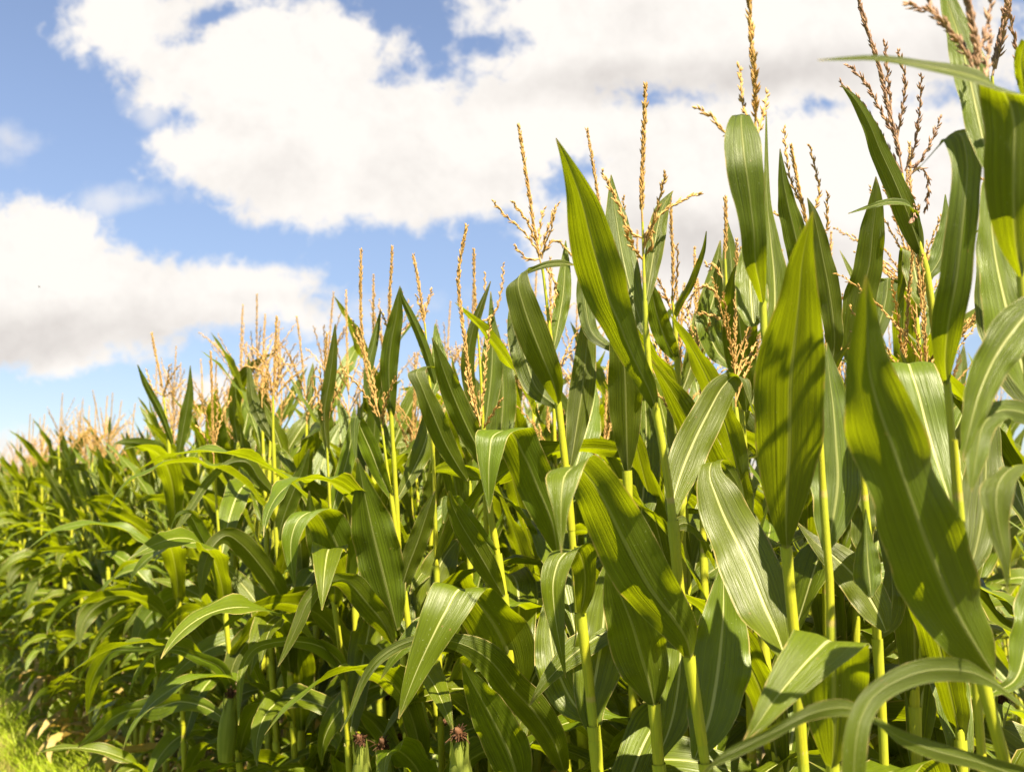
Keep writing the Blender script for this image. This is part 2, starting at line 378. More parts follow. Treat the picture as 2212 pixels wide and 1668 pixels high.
# ------------------------------------------------------------------ plant pieces
def stalk_shape(C, rad, step=0.17, first=0.08):
    """Stalk with sheaths: each sheath swells a little up to its collar, then the stalk steps in."""
    C = np.asarray(C, float)
    seg = np.concatenate([[0], np.cumsum(np.linalg.norm(np.diff(C, axis=0), axis=1))]); L = seg[-1]
    n = max(int(L/0.018), 12); q = np.linspace(0, L, n)
    Ci = np.stack([np.interp(q, seg, C[:, i]) for i in range(3)], 1); Ri = np.interp(q, seg, np.broadcast_to(rad, len(C)))
    ph = ((q-first) % step)/step
    Ri = Ri*(0.92+0.16*ph**3+0.16*np.exp(-(ph/0.06)**2))
    return tube(Ci, Ri, 10, 6.0)
def ear(parent, base, axis, L=0.22, seed=0, silk_len=0.06):
    """An ear in its husk; the brown silk hangs out at the tip."""
    r = np.random.default_rng(seed); axis = unit(np.asarray(axis, float))
    a = unit(np.cross(axis, [0.3, 0.9, 0.1])); b = np.cross(axis, a)
    z = np.linspace(0, 1, 16); prof = 0.027*np.sin(np.clip(z*0.80+0.20, 0, 1)*pi)**0.65
    prof[-1] = 0.006
    C = base + axis*(z*L)[:, None]
    parts = [tube(C, prof, 14, 4.0)]
    for k in range(3):                                       # husk leaf ends stand off the tip
        th = k*2.1+r.uniform(0, 1); o = a*math.cos(th)+b*math.sin(th)
        s = np.linspace(0, 1, 10)[:, None]
        Cc = base+axis*(L*(0.35+0.72*s))+o*(0.024*np.sin(1.9+s*0.9)+0.012*s*s)
        Wv = unit(np.cross(axis, o))*(0.020*(1-s**1.6)+0.0006)
        parts.append(ribbon(Cc, Wv, 0.5, 0.1, 2, seed+k, 5))
    h = add("husk", make_mesh("husk", *merge(parts), mats=(HUSK,)))
    st = []
    tip = base+axis*L*0.97
    qq = np.linspace(0, 1, 8)[:, None]                       # the matted tuft itself
    st.append(tube(tip+axis*(qq*.042)+np.array([0, 0, -1])*(qq**2*.016)+a*(qq**2*.008), 0.0095*np.sin(np.clip(qq[:, 0]*.8+.2, 0, .97)*pi)**.6, 9))
    for k in range(110):
        th = r.uniform(0, 6.28); o = a*math.cos(th)+b*math.sin(th); l = silk_len*r.uniform(.6, 1.2)
        s = np.linspace(0, 1, 5)[:, None]
        Cc = tip+o*0.007*r.uniform(.2, 1)+axis*(l*(0.7*s-.25*s*s))+o*(l*0.42*s*s*r.uniform(.0, .6))+np.array([r.normal(0, .3), r.normal(0, .3), -1])*(l*0.35*s**2*r.uniform(0, 1.2))
        st.append(tube(Cc, 0.0009, 4))
    k_ = add("silk", make_mesh("silk", *merge(st), mats=(SILK,)))
    e = bpy.data.objects.new("ear", None); COL.objects.link(e); e.parent = parent
    h.parent = e; k_.parent = e
    return e

def proc_leaf(base, az, a0, bend, L, Wd, twist, seed, n=26, side=0.0, m=7):
    """Blade from base leaving at angle a0 off vertical and bending by `bend` to the tip."""
    s = np.linspace(0, 1, n)
    ang = a0 + bend*(s**1.3)
    ds = L/(n-1)
    hx = np.concatenate([[0], np.cumsum(np.sin(ang[:-1]))])*ds; hz = np.concatenate([[0], np.cumsum(np.cos(ang[:-1]))])*ds
    azs = az + side*s**1.5
    C = base + np.stack([np.cos(azs)*hx, np.sin(azs)*hx, hz], 1)
    T = unit(np.gradient(C, axis=0))
    wd = np.stack([-np.sin(azs), np.cos(azs), 0*azs], 1); nn = np.cross(T, wd)
    tw = twist*s**1.3
    wd = wd*np.cos(tw)[:, None]+nn*np.sin(tw)[:, None]
    prof = np.clip(s/0.05, 0, 1)*(0.42+0.58*np.sin(np.clip(s/0.62, 0, 1)*pi/2)**1.2)*np.clip(1-((s-0.42)/0.58).clip(0)**2.1, 0.0, 1)
    prof = np.maximum(prof, 0.018) 
    prof[0] = 0.25
    return ribbon(C, wd*(Wd/2*prof)[:, None], 0.30, 0.21, 2.5+1.5*random.random(), seed, m)

def sheath(C, Rad, z, L=.13):
    """The sheath below a leaf: a sleeve round the stalk that flares a little at the collar."""
    z0 = max(z-L, C[0, 2]); q = np.linspace(z0, z+.004, 7)
    P_ = np.stack([np.interp(q, C[:, 2], C[:, k]) for k in range(3)], 1)
    rr_ = np.interp(q, C[:, 2], Rad)*np.array([1.05, 1.10, 1.13, 1.16, 1.20, 1.30, 1.36])
    V, Fc, U = tube(P_, rr_, 9)
    U = np.stack([U[:, 0], np.repeat(6*(0.08+0.17*np.linspace(.12, .80, 7)), 9)], 1)
    return V, Fc, U
def smidx(Fc):
    a = np.zeros(len(Fc), dtype=np.int32); a[-54:] = 1      # the sleeve comes last
    return a
def plant_pieces(seed, low=False):
    """Shapes of one procedural plant standing at the origin, its leaves mostly along local X."""
    r = np.random.default_rng(seed)
    H = r.uniform(2.02, 2.15)                               # top of the stalk, below the tassel
    lean = r.normal(0, 0.025, 2)
    zz = np.linspace(0, H, 12)
    C = np.stack([lean[0]*zz+0.012*np.sin(zz*2+seed), lean[1]*zz+0.012*np.cos(zz*2.3+seed), zz], 1)
    rad = np.interp(zz, [0, 0.9, 1.6, H], [0.0125, 0.0115, 0.0085, 0.0045])
    at = lambda z: np.array([np.interp(z, zz, C[:, i]) for i in range(3)])
    leaves = []
    hs = np.linspace(0.22, H-0.20, 15)+r.normal(0, 0.02, 15)
    flip = r.integers(0, 2)
    for i, h in enumerate(hs):
        fr = i/14.0
        az = pi*((i+flip) % 2)+r.normal(0, 0.38)
        L = np.interp(fr, [0, .25, .6, .85, 1], [.40, .52, .62, .58, .45])*r.uniform(.88, 1.1)
        Wd = np.interp(fr, [0, .3, .65, 1], [.066, .098, .108, .070])*r.uniform(.9, 1.08)
        a0 = np.interp(fr, [0, .5, .8, 1], [0.60, 0.42, 0.32, 0.24])*r.uniform(.75, 1.3)
        kind = r.random()
        if fr > .72: bend = r.uniform(.05, .8) if kind < .78 else r.uniform(1.4, 2.2)
        elif fr > .4: bend = r.uniform(2.0, 3.0) if kind < .60 else r.uniform(.4, 1.3)
        else: bend = r.uniform(2.0, 2.9)
        leaves.append(proc_leaf(at(h), az, a0, bend, L, Wd, r.normal(0, .95), seed*31+i, 12 if low else 26, r.normal(0, .45), 5 if low else 7))
        if not low: leaves[-1] = merge([leaves[-1], sheath(C, rad, h)])
    # tassel
    top = C[-1]; tl = r.uniform(.34, .45); ld_ = r.normal(0, .06, 2)
    s = np.linspace(0, 1, 9)[:, None]
    axis = top+np.concatenate([ld_[0]*s*tl+0.02*s**2*r.normal(), ld_[1]*s*tl+0.02*s**2*r.normal(), s*tl], 1)
    tas = [spikelets(axis, 0.009 if low else 0.0062, 2 if low else 3, 0.010 if low else 0.0105, seed, .35, .22)]
    for k in range(r.integers(6, 11)):
        b0 = top+(axis[3]-top)*r.uniform(.05, .75); az = r.uniform(0, 6.28); op = r.uniform(.25, .75); l = r.uniform(.15, .26)
        s7 = np.linspace(0, 1, 7); an = op+r.uniform(-.25, .75)*s7**1.5
        hx = np.concatenate([[0], np.cumsum(np.sin(an[:-1]))])*l/6; hz = np.concatenate([[0], np.cumsum(np.cos(an[:-1]))])*l/6
        bc = b0+np.stack([np.cos(az)*hx, np.sin(az)*hx, hz], 1)
        tas.append(spikelets(bc, 0.014 if low else 0.0075, 1 if low else 2, 0.010 if low else 0.010, seed+k, .5, .12))
    return dict(stalk=stalk_shape(C, rad) if not low else tube(C[::2], rad[::2], 6, 6.0), leaves=leaves, tassel=merge(tas), at=at, H=H)

def proto_parts(seed):
    """Hidden nothing: builds the first plant of a kind and returns its root."""
    pc = plant_pieces(seed)
    root = empty("corn_plant", (0, 0, 0), "", "corn plant")
    add("stalk", make_mesh("stalk", *pc['stalk'], mats=(STALK,)), root)
    r = np.random.default_rng(seed+5)
    for i, lf in enumerate(pc['leaves']):
        mat = DRYLEAF if (i < 2 or (i == 2 and r.random() < .5)) else LEAF
        add("leaf", make_mesh("leaf", *lf, mats=(mat, STALK), midx=smidx(lf[1])), root)
    add("tassel", make_mesh("tassel", *pc['tassel'], mats=(TASSEL,)), root)
    az = r.choice([0, pi])+r.normal(0, .4); z = r.uniform(1.0, 1.12)
    ear(root, pc['at'](z)+np.array([math.cos(az)*.014, math.sin(az)*.014, 0]), (math.cos(az)*.38, math.sin(az)*.38, 1), .21, seed)
    return root
def kids(o, tab): return tab.get(o.name, [])

# ------------------------------------------------------------------ ground
bx = lambda x0, x1, y0, y1, z: (np.array([(x0, y0, z), (x1, y0, z), (x1, y1, z), (x0, y1, z)]), np.array([(0, 1, 2, 3)]))
V, Fc = bx(-1500, 1500, -1500, 1500, 0.0)
g = add("ground", make_mesh("ground", V, Fc, mats=(TURF,))); g["kind"] = "structure"
V, Fc = bx(1.22, 400, -6, 400, 0.004)
g = add("soil", make_mesh("soil", V, Fc, mats=(SOIL,))); g["kind"] = "structure"

# ------------------------------------------------------------------ the near plants, each leaf with the shape it has in the field
def px(x, y, d): return EYE + d*(FWD + RGT*(x-CX)/FPX - UPV*(y-CY)/FPX)
HERO_XY = []
class Plant:
    def __init__(s, label, d, stalk, extra=(), group=None):
        """stalk: (x, y, radius) from the lowest seen point upwards; d: distance. It runs on down to the soil."""
        s.d = d; s.k = 0
        st = [(x, y, r_) for x, y, r_ in stalk]
        P3 = [px(x, y, d) for x, y, _ in st]; R3 = [r_*(.93 if d < 2.2 else .60)*d/FPX for *_, r_ in st]
        a = P3[0]; dr = unit(P3[0]-P3[1]); slope = np.clip(dr[:2]/max(-dr[2], 0.3), -.16, .16)
        low = [np.array([*(a[:2]+slope*h*0.6), a[2]-h]) for h in np.linspace(a[2], 0.12, 7)]
        s.base = low[0].copy()
        C = np.array(low+P3); Rr = np.array(list(np.linspace(max(0.0125, R3[0]*1.05), R3[0]*1.02, 7))+R3)
        HERO_XY.append(s.base[:2])
        s.root = empty("corn_plant", s.base, label, "corn plant", group or "corn plants along the edge of the field")
        s.C = C; s.R = Rr
        V, Fc, U = stalk_shape(C, Rr)
        add("stalk", make_mesh("stalk", V-s.base, Fc, U, (STALK,)), s.root)
        r = np.random.default_rng(int(abs(stalk[0][0])))
        s.seed = int(abs(stalk[0][0]))
        for i, z in enumerate((0.42, 0.60, 0.78)):          # leaves below the picture
            if z < a[2]-0.55:
                b = np.array([np.interp(z, C[:, 2], C[:, k]) for k in range(3)])-s.base
                V, Fc, U = proc_leaf(b, pi*(i % 2)+r.normal(0, .4), .7, 1.9, .62, .075, r.normal(0, .5), s.seed+i)
                add("leaf", make_mesh("leaf", V, Fc, U, (DRYLEAF if i == 0 else LEAF,)), s.root)
    def leaf(s, ribs, dz=(0, -.1), up=False, tw=0.0, fold=0.25, wave=0.10, kw=2.5, d=None, n=46, label=None, dry=False):
        d = d or s.d; s.k += 1
        A = np.array([(r_[0], r_[1], r_[2]) for r_ in ribs], float)
        T = np.gradient(A[:, :2], axis=0)
        ang = np.degrees(np.arctan2(T[:, 0], -T[:, 1]))      # width direction square to the axis: (-ty, tx)
        for i, r_ in enumerate(ribs):
            if len(r_) > 3: ang[i] = r_[3]
        ang = np.unwrap(np.radians(ang))
        if len(dz) == len(ribs) and len(ribs) > 2: dd = np.array(dz, float)
        else:
            q = np.concatenate([[0], np.cumsum(np.linalg.norm(np.diff(A[:, :2], axis=0), axis=1))]); q /= q[-1]
            dd = np.interp(q, np.linspace(0, 1, len(dz)), dz)
        M = np.column_stack([A, ang, dd])
        M = crom(M, n)
        x, y, wd, an, de = M.T
        wd = np.maximum(wd, 1.2)
        dep = d+de
        C = EYE + dep[:, None]*(FWD + RGT*((x-CX)/FPX)[:, None] - UPV*((y-CY)/FPX)[:, None])
        hw = wd/2/FPX*dep/0.97
        Wv = (RGT*np.cos(an)[:, None]-UPV*np.sin(an)[:, None])*hw[:, None] + FWD*(tw*hw)[:, None]
        if up: Wv = -Wv
        V, Fc, U = ribbon(C, Wv, fold, wave*1.5, kw*1.15, s.seed*7+s.k, 11)
        if np.min(np.linalg.norm(s.C-C[0], axis=1)) < .30 and np.linalg.norm([np.interp(C[0, 2], s.C[:, 2], s.C[:, k])-C[0, k] for k in range(2)]) < .05:
            V, Fc, U = merge([(V, Fc, U), sheath(s.C, s.R, C[0, 2])]); mi = smidx(Fc)
        else: mi = np.zeros(len(Fc))
        o = add("leaf", make_mesh("leaf", V-s.base, Fc, U, (DRYLEAF if dry else LEAF, STALK), mi), s.root)
        if label: o["label"] = label
        return o
    def fill(s, zs, azs, L=.75):
        r = np.random.default_rng(s.seed+9)
        for i, z in enumerate(zs):
            b = np.array([np.interp(z, s.C[:, 2], s.C[:, k]) for k in range(3)])-s.base
            V, Fc, U = proc_leaf(b, R(azs[i])+r.normal(0, .2), r.uniform(.35, .6), r.uniform(1.5, 2.5), L*r.uniform(.85, 1.1), r.uniform(.085, .10), r.normal(0, .6), s.seed*3+i, 32, r.normal(0, .3), 9)
            V, Fc, U = merge([(V, Fc, U), sheath(s.C-s.base, s.R, z-s.base[2])])
            add("leaf", make_mesh("leaf", V, Fc, U, (LEAF, STALK), smidx(Fc)), s.root)
    def tassel(s, axis, branches, mat=None, d=None, size=0.0105, step=0.0042, dz=0.0, ranks=3):
        d = d or s.d; mat = mat or TASSEL
        r = np.random.default_rng(s.seed+3)
        def line(pts, off):
            M = crom(np.array([(x, y, 0) for x, y in pts], float), 12)
            return np.array([px(x, y, d+dz+off*t) for (x, y, _), t in zip(M, np.linspace(0, 1, 12))])-s.base
        V, Fc, U = spikelets(line(axis, 0.0), step, ranks, size, s.seed, .32, .10)
        t = add("tassel", make_mesh("tassel", V, Fc, U, (mat,)), s.root)
        for k, b in enumerate(branches):
            V, Fc, U = spikelets(line(b, r.uniform(-.05, .05)), step*1.25, 2, size*.95, s.seed+k+1, .42, .06)
            add("tassel_branch", make_mesh("tassel_branch", V, Fc, U, (mat,)), t)
        return t
    def ear(s, x, y, ax, ay, L=.2, dz=-0.09):
        b = px(x, y, s.d+dz)-s.base
        return ear(s.root, b, RGT*ax+UPV*ay-FWD*.15, L, s.seed)

# --- folded flag leaf under the tall tassel, broad leaf before it
p = Plant("tall corn plant whose flag leaf folds over just under a tall tan tassel", 1.30,
  [(1738,1690,12.5),(1714,1354,11.5),(1705,1260,10.5),(1698,1184,10.5),(1690,1080,9),(1678,950,8),(1665,820,7.5),(1650,720,6.5),(1647,600,5.5),(1640,400,4.5),(1632,275,3.5)])
p.leaf([(1700,1186,20),(1698,1140,52),(1700,1059,102),(1705,974,138),(1706,884,150),(1708,820,150),(1713,770,142),(1719,720,120),(1726,650,88),(1732,575,60),(1742,515,30),(1756,457,2)], (-.012,-.25), fold=.14, wave=.05)
p.leaf([(1648,658,14),(1643,625,26),(1633,575,46),(1628,500,56),(1622,450,62),(1616,400,75),(1609,350,79),(1604,300,76,0),(1601,262,54,0),(1602,246,34,0),(1612,275,30,4),(1622,330,20,6),(1630,380,3,6)],
  (0,-.03,-.06,-.08,-.085,-.09,-.09,-.07,-.045,-.01,.03,.05,.06), fold=.16, wave=.05)
p.leaf([(1640,690,14),(1630,700,40),(1624,660,70),(1620,600,66),(1617,540,34),(1616,470,4)], (.01,.10), up=True, fold=.3)
p.leaf([(1665,790,14),(1670,720,50),(1674,650,60),(1672,590,54),(1665,520,34),(1657,430,16),(1655,240,2)], (.02,.10), up=True, fold=.3)
p.leaf([(1700,1430,22),(1678,1368,80),(1651,1309,118),(1621,1234,132),(1596,1179,124),(1566,1119,108),(1546,1069,86),(1533,1029,60,-18),(1538,1000,44,-14),(1560,1002,36,-10),(1590,1040,22,-10),(1610,1090,3,-10)],
  (.02,.08,.12,.16,.19,.21,.225,.24,.26,.30,.32,.33), up=True, fold=.18, wave=.09, tw=.25)
p.tassel([(1632,278),(1631,200),(1624,100),(1618,0),(1614,-60)], [[(1613,250),(1604,225),(1601,190),(1596,140)],[(1632,262),(1633,210),(1630,120)],[(1622,270),(1570,290),(1540,255),(1504,234)],[(1634,300),(1643,265),(1652,235),(1656,202)]], size=.0108)

# --- the leaning plant with the huge pointed leaf
p = Plant("leaning corn plant bearing the biggest upright pointed leaf and a fork-shaped tassel", 1.49,
  [(1529,1690,13),(1521,1634,12.5),(1491,1434,11.5),(1475,1330,11),(1466,1264,11),(1456,1154,11),(1446,1059,8.5),(1430,960,7.5),(1416,884,7),(1402,800,6),(1396,720,5.5),(1393,660,4.5),(1390,560,3.5),(1388,480,3)])
p.leaf([(1417,888,18),(1408,859,32),(1398,834,42),(1381,800,47),(1358,750,60),(1338,700,74),(1316,650,90),(1301,600,100),(1286,550,98),(1273,500,88),(1261,450,73),(1245,400,48),(1225,350,24),(1201,299,2)], (0,-.27), fold=.22, wave=.07)
p.leaf([(1394,662,12),(1402,610,28),(1410,560,38),(1419,500,40),(1431,450,28),(1445,425,10),(1454,413,2)], (.02,.07), up=True, fold=.35, wave=.06)
p.leaf([(1392,720,14),(1372,660,40),(1355,600,58),(1342,540,60),(1332,480,50),(1325,430,26),(1320,378,2)], (.02,.14), fold=.2)
p.leaf([(1449,1129,20),(1456,1074,46),(1476,1009,76),(1501,949,78),(1531,889,70),(1561,836,60,18),(1587,812,44,14),(1606,818,34,30),(1620,860,24,60),(1632,905,18,70),(1642,955,3,70)],
  (.01,.05,.08,.10,.12,.13,.13,.12,.11,.10,.10), up=True, fold=.22, wave=.08)
p.leaf([(1492,1424,24,-25),(1483,1382,66,-29),(1456,1339,92,-29),(1406,1274,118,-29),(1366,1204,128,-28),(1336,1144,122,-27),(1306,1084,108,-26),(1277,1038,96,-22),(1245,1008,92,-18),(1222,1025,82,-14),(1214,1060,60,-8),(1212,1095,38,0),(1212,1145,18,0),(1213,1197,2,0)],
  (-.01,-.03,-.06,-.10,-.14,-.17,-.20,-.23,-.27,-.30,-.32,-.33,-.335,-.34), fold=.22, wave=.12, kw=3)
p.leaf([(1500,1640,22),(1530,1560,95),(1546,1480,126),(1556,1400,124),(1562,1330,92),(1563,1270,52),(1560,1215,3)], (.03,.14), up=True, fold=.22, wave=.10)
p.leaf([(1455,1140,16),(1480,1130,36,70),(1512,1150,44,50),(1530,1190,30,40),(1545,1230,3,40)], (.03,.10), fold=.3)
p.tassel([(1388,485),(1386,440),(1389,330),(1395,182)], [[(1388,515),(1360,500),(1335,440),(1300,370)],[(1389,540),(1405,500),(1425,430),(1438,370)],[(1391,530),(1420,470),(1460,440),(1512,417)],[(1387,560),(1365,530),(1352,500)],[(1390,520),(1402,495),(1410,520),(1402,545)]], size=.0108)

# --- plant with the cut, folded leaf
p = Plant("corn plant with a wide leaf folded sharply forward, its tip torn and dry", 1.28,
  [(1800,1690,12),(1797,1560,11.5),(1797,1420,11),(1792,1250,10),(1780,1100,9),(1772,950,7),(1768,800,5)])
p.leaf([(1797,1660,28,6),(1803,1590,100,8),(1801,1509,146,10),(1801,1434,154,15),(1795,1384,156,18),(1755,1416,124,22),(1711,1464,94,30),(1671,1514,60,35),(1638,1562,34,40),(1608,1600,7,40)],
  (-.02,-.05,-.08,-.10,-.14,-.19,-.22,-.24,-.255,-.26), fold=.12, wave=.08, label="leaf folded forward with a torn dry tip")
p.leaf([(1882,1290,12),(1878,1250,60),(1874,1205,54),(1872,1150,20),(1870,1100,2)], (.10,.14))
p.leaf([(1786,1190,18),(1800,1120,80),(1810,1040,110),(1806,960,108),(1800,880,84),(1790,800,40),(1786,740,2)], (.06,.16))
p.leaf([(1915,1365,14),(1895,1320,66),(1850,1250,80),(1800,1200,58),(1760,1170,26),(1722,1128,2)], (.18,.26), up=True, fold=.14, wave=.06)

# --- slim stalk with a drooping leaf
p = Plant("corn plant with two small rounded leaves beside a thin bright stalk", 1.52,
  [(1912,1690,11),(1903,1500,10),(1893,1350,9.5),(1880,1200,9),(1868,1080,8),(1858,900,6)])
p.leaf([(1880,1205,16),(1866,1170,46),(1868,1120,50),(1878,1060,36),(1890,1000,2)], (-.01,.03))
p.leaf([(1893,1380,14),(1918,1340,60),(1928,1300,56),(1926,1240,30),(1920,1180,2)], (.02,.08))

# --- the giant dark leaf
p = Plant("thick-stalked corn plant with one giant dark leaf and two ribbon leaves arching low", 1.06,
  [(2178,1690,13.5),(2171,1649,13),(2126,1484,12),(2100,1360,11),(2088,1250,10),(2078,1150,9),(2070,1050,8),(2062,950,7)])
p.leaf([(2150,1462,26),(2116,1409,98),(2066,1324,152),(2026,1234,168),(1991,1144,172),(1961,1059,164),(1926,959,156),(1896,874,138),(1878,800,102),(1874,730,72),(1872,660,40),(1871,594,2)], (-.01,-.21), fold=.24, wave=.17, kw=2.4)
p.leaf([(2290,1640,30,60),(2240,1560,80,50),(2190,1505,72,48),(2140,1470,36,70),(2090,1450,48,85),(2006,1448,52,88),(1931,1474,50,70),(1886,1506,50,52),(1860,1552,52,25),(1848,1612,54,5),(1843,1700,46,0),(1842,1780,20,0)],
  (-.02,-.04,-.07,-.09,-.11,-.13,-.15,-.165,-.18,-.19,-.195,-.2), up=True, fold=.05, wave=.06)
p.leaf([(2330,1730,30,70),(2236,1690,56,75),(2120,1648,36,80),(2010,1618,46,72),(1931,1585,46,60),(1876,1546,38,58),(1826,1528,36,85),(1756,1540,42,110),(1681,1577,50,118),(1606,1614,48,118),(1546,1644,46,128),(1500,1690,34,135)],
  (-.0,-.02,-.05,-.08,-.10,-.12,-.13,-.15,-.16,-.17,-.175,-.18), up=True, fold=.08, wave=.08)
p.leaf([(2130,1500,14),(2190,1470,40),(2215,1400,84),(2232,1320,90),(2250,1230,60),(2265,1150,4)], (.05,.14), up=True)

# --- dark folded leaf with thin tip
p = Plant("corn plant with a dark strap leaf rising and folding, its thin tip pointing back", 1.17,
  [(2125,1690,11.5),(2110,1500,11),(2088,1280,9.5),(2070,1134,8.5),(2058,960,7.5),(2046,828,6.5),(2040,700,5)])
p.leaf([(2046,832,14),(2042,780,46),(2049,700,68),(2067,600,72),(2078,500,67),(2088,400,62),(2088,340,70,-4),(2072,288,74,-12),(2042,300,56,-42),(2012,332,28,-50),(1987,360,12,-50),(1973,371,2,-50)],
  (-.01,-.04,-.07,-.09,-.10,-.10,-.09,-.07,-.06,-.055,-.05,-.05), fold=.2, wave=.05)
p.leaf([(2062,1114,18),(2045,1060,62),(2025,1000,97),(2002,920,107),(1984,850,107),(1968,802,107,-4),(1962,786,100,-2),(1958,800,80,-2),(1950,850,40,0),(1945,900,3,0)], (.02,.06,.09,.12,.14,.16,.18,.21,.23,.24), up=True, fold=.14, wave=.06)
p.leaf([(2085,1260,18),(2110,1180,70),(2125,1090,90),(2130,1000,84),(2125,900,60),(2110,800,3)], (.10,.22))

# --- tasselled plant with narrow sheath leaf
p = Plant("corn plant with a wide spreading mauve tassel above one narrow slanting leaf", 1.72,
  [(2080,1690,12),(2062,1300,10.5),(2045,1000,9.5),(2030,800,8),(2014,665,7),(2000,580,6.5),(1991,548,6),(1976,490,5),(1960,430,4),(1948,375,3)])
p.leaf([(1992,552,20),(1978,510,44),(1956,450,52),(1931,390,48),(1901,325,42),(1876,265,31),(1846,215,18),(1817,184,2)], (0,-.10), fold=.3, wave=.05)
p.leaf([(2005,600,16),(2030,560,44),(2040,520,40),(2044,480,24),(2042,420,2)], (.02,.06))
p.leaf([(1990,560,10),(1980,470,16),(1962,442,14,60),(1925,436,14,85),(1880,446,10,95),(1832,462,2,100)], (.01,-.08), fold=.3)
p.leaf([(2016,680,18),(1990,640,46),(1975,580,52),(1968,545,44,8),(1960,560,36,10),(1950,610,22,8),(1940,670,2,8)], (.02,.12), up=True)
p.tassel([(1950,380),(1938,310),(1922,250),(1905,170),(1890,115),(1868,50),(1850,-20)],
  [[(1948,372),(1912,310),(1880,250),(1850,210),(1811,176)],[(1930,290),(1900,235),(1870,180),(1831,140)],[(1925,240),(1918,170),(1912,95)],[(1938,300),(1950,230),(1955,170),(1940,108)],[(1955,370),(1975,320),(1985,250),(1990,166)],[(1958,390),(1990,345),(2010,310),(2032,255)],[(1955,395),(1970,430),(1975,460),(1970,480)],[(1960,360),(1998,370),(2005,420),(1998,460)]], TASSEL2, size=.0118, ranks=3)

# --- the top corner plants
p = Plant("nearest tall corn plant, its strap leaf folding over high beside a bending tassel", 1.02,
  [(2260,1690,14),(2250,1300,13),(2238,1000,12),(2222,800,10.5),(2208,600,9),(2180,450,7.5),(2150,330,6),(2128,250,5),(2113,165,4.2)])
p.leaf([(2208,600,16),(2196,540,62),(2190,450,104),(2190,350,122),(2190,262,124),(2172,205,110,14),(2120,172,52,50),(2062,155,32,75),(2000,143,23,80),(1940,132,17,80),(1880,126,12,80),(1820,128,8,80),(1766,131,2,80)],
  (-.01,-.04,-.07,-.09,-.10,-.11,-.13,-.15,-.17,-.19,-.20,-.21,-.22), fold=.22, wave=.05)
p.leaf([(2226,860,30),(2194,740,110),(2168,640,104),(2148,540,76),(2139,450,48),(2135,393,26),(2133,380,3)], (.06,.16), up=True, fold=.16)
p.leaf([(2150,400,18),(2130,330,56),(2112,250,72),(2095,170,76),(2075,90,62),(2052,20,42),(2030,-50,4)], (.03,.12), up=True, fold=.3, wave=.07)
p.leaf([(2248,640,40),(2195,705,92),(2150,770,84),(2115,850,66),(2096,920,42),(2086,965,20),(2080,997,2)], (-.05,-.09), up=True, fold=.12, wave=.06)
p.leaf([(2270,925,40,80),(2212,892,58,70),(2158,888,56,35),(2125,918,58,10),(2110,980,50,3),(2103,1025,28,0),(2099,1062,2,0)], (-.0,-.10), up=True, fold=.12)
p.leaf([(2290,1060,40,30),(2240,1012,64,-10),(2196,1005,76,-12),(2160,1038,76,-6),(2152,1090,64,0),(2160,1150,46,0),(2172,1210,24,0),(2177,1278,2,0)], (0,-.02,-.06,-.09,-.10,-.105,-.11,-.11), up=True, fold=.12)
p.leaf([(2215,90,20),(2206,130,30),(2210,180,24),(2216,230,4)], (.0,.05))
p.tassel([(2113,165),(2108,95),(2098,40),(2080,-30)], [[(2112,170),(2080,105),(2040,50),(2000,22),(1958,10)],[(2108,130),(2060,80),(2020,30),(1990,-20)],[(2112,120),(2128,70),(2138,20),(2142,-20)],[(2130,175),(2134,110),(2136,60)]], TASSEL2, size=.0108, step=.0042, ranks=4)
p = Plant("tall corn plant behind the nearest one, only its slim drooping tassel clear of the leaves", 1.40,
  [(2290,1690,12),(2270,1200,11),(2240,800,9),(2200,500,7),(2150,260,4.5),(2143,165,3.5)])
p.leaf([(2250,900,18),(2200,820,70),(2165,740,80),(2140,650,64),(2125,560,30),(2120,480,2)], (-.01,.08))
p.tassel([(2143,168),(2160,80),(2176,20),(2182,-40)], [[(2200,185),(2198,120),(2186,60),(2176,10)],[(2150,150),(2170,60),(2172,0)]], TASSEL2, size=.012, step=.0042, ranks=4)

# --- second-row plants seen between them
G2 = "second row corn plants showing between the near leaves"
p = Plant("corn plant with a broad upright sunlit leaf between the folded leaf and mauve tassel", 1.90,
  [(1850,1690,11),(1848,1200,10),(1845,900,8.5),(1842,800,7),(1846,700,5.5)], group=G2)
p.leaf([(1840,800,14),(1845,740,56),(1858,650,66),(1877,575,63),(1885,500,50),(1891,450,37),(1893,410,18),(1892,382,2)], (0,-.08), fold=.16)
p.leaf([(1845,820,14),(1900,700,40),(1915,640,52),(1920,600,40,8),(1935,625,30,8),(1945,680,14,8),(1950,740,2,8)], (.02,.10))
p.leaf([(1850,900,14),(1880,870,50),(1890,800,60),(1880,720,40),(1860,650,3)], (.04,.14), up=True)
p = Plant("corn plant with twin pointed leaves and three thin tan spikes beside the folded leaf", 1.80,
  [(1790,1690,11),(1785,1200,10),(1775,900,8),(1762,750,6.5),(1752,600,5),(1746,500,3.5)], group=G2)
p.leaf([(1750,640,14),(1740,590,44),(1726,540,52),(1714,490,50),(1702,440,40),(1692,390,22),(1685,322,2)], (0,-.06), fold=.3)
p.leaf([(1795,800,14),(1803,740,36),(1800,690,46),(1790,620,50),(1778,560,46),(1766,500,32),(1755,455,16),(1744,428,2)], (0,-.06), fold=.25)
p.tassel([(1746,500),(1735,450),(1722,390),(1709,315)], [[(1730,440),(1708,390),(1698,330),(1694,272)],[(1752,470),(1770,420),(1762,370),(1748,312)],[(1760,480),(1784,500),(1786,450),(1788,418)],[(1740,520),(1700,480),(1672,458)]], size=.0104)
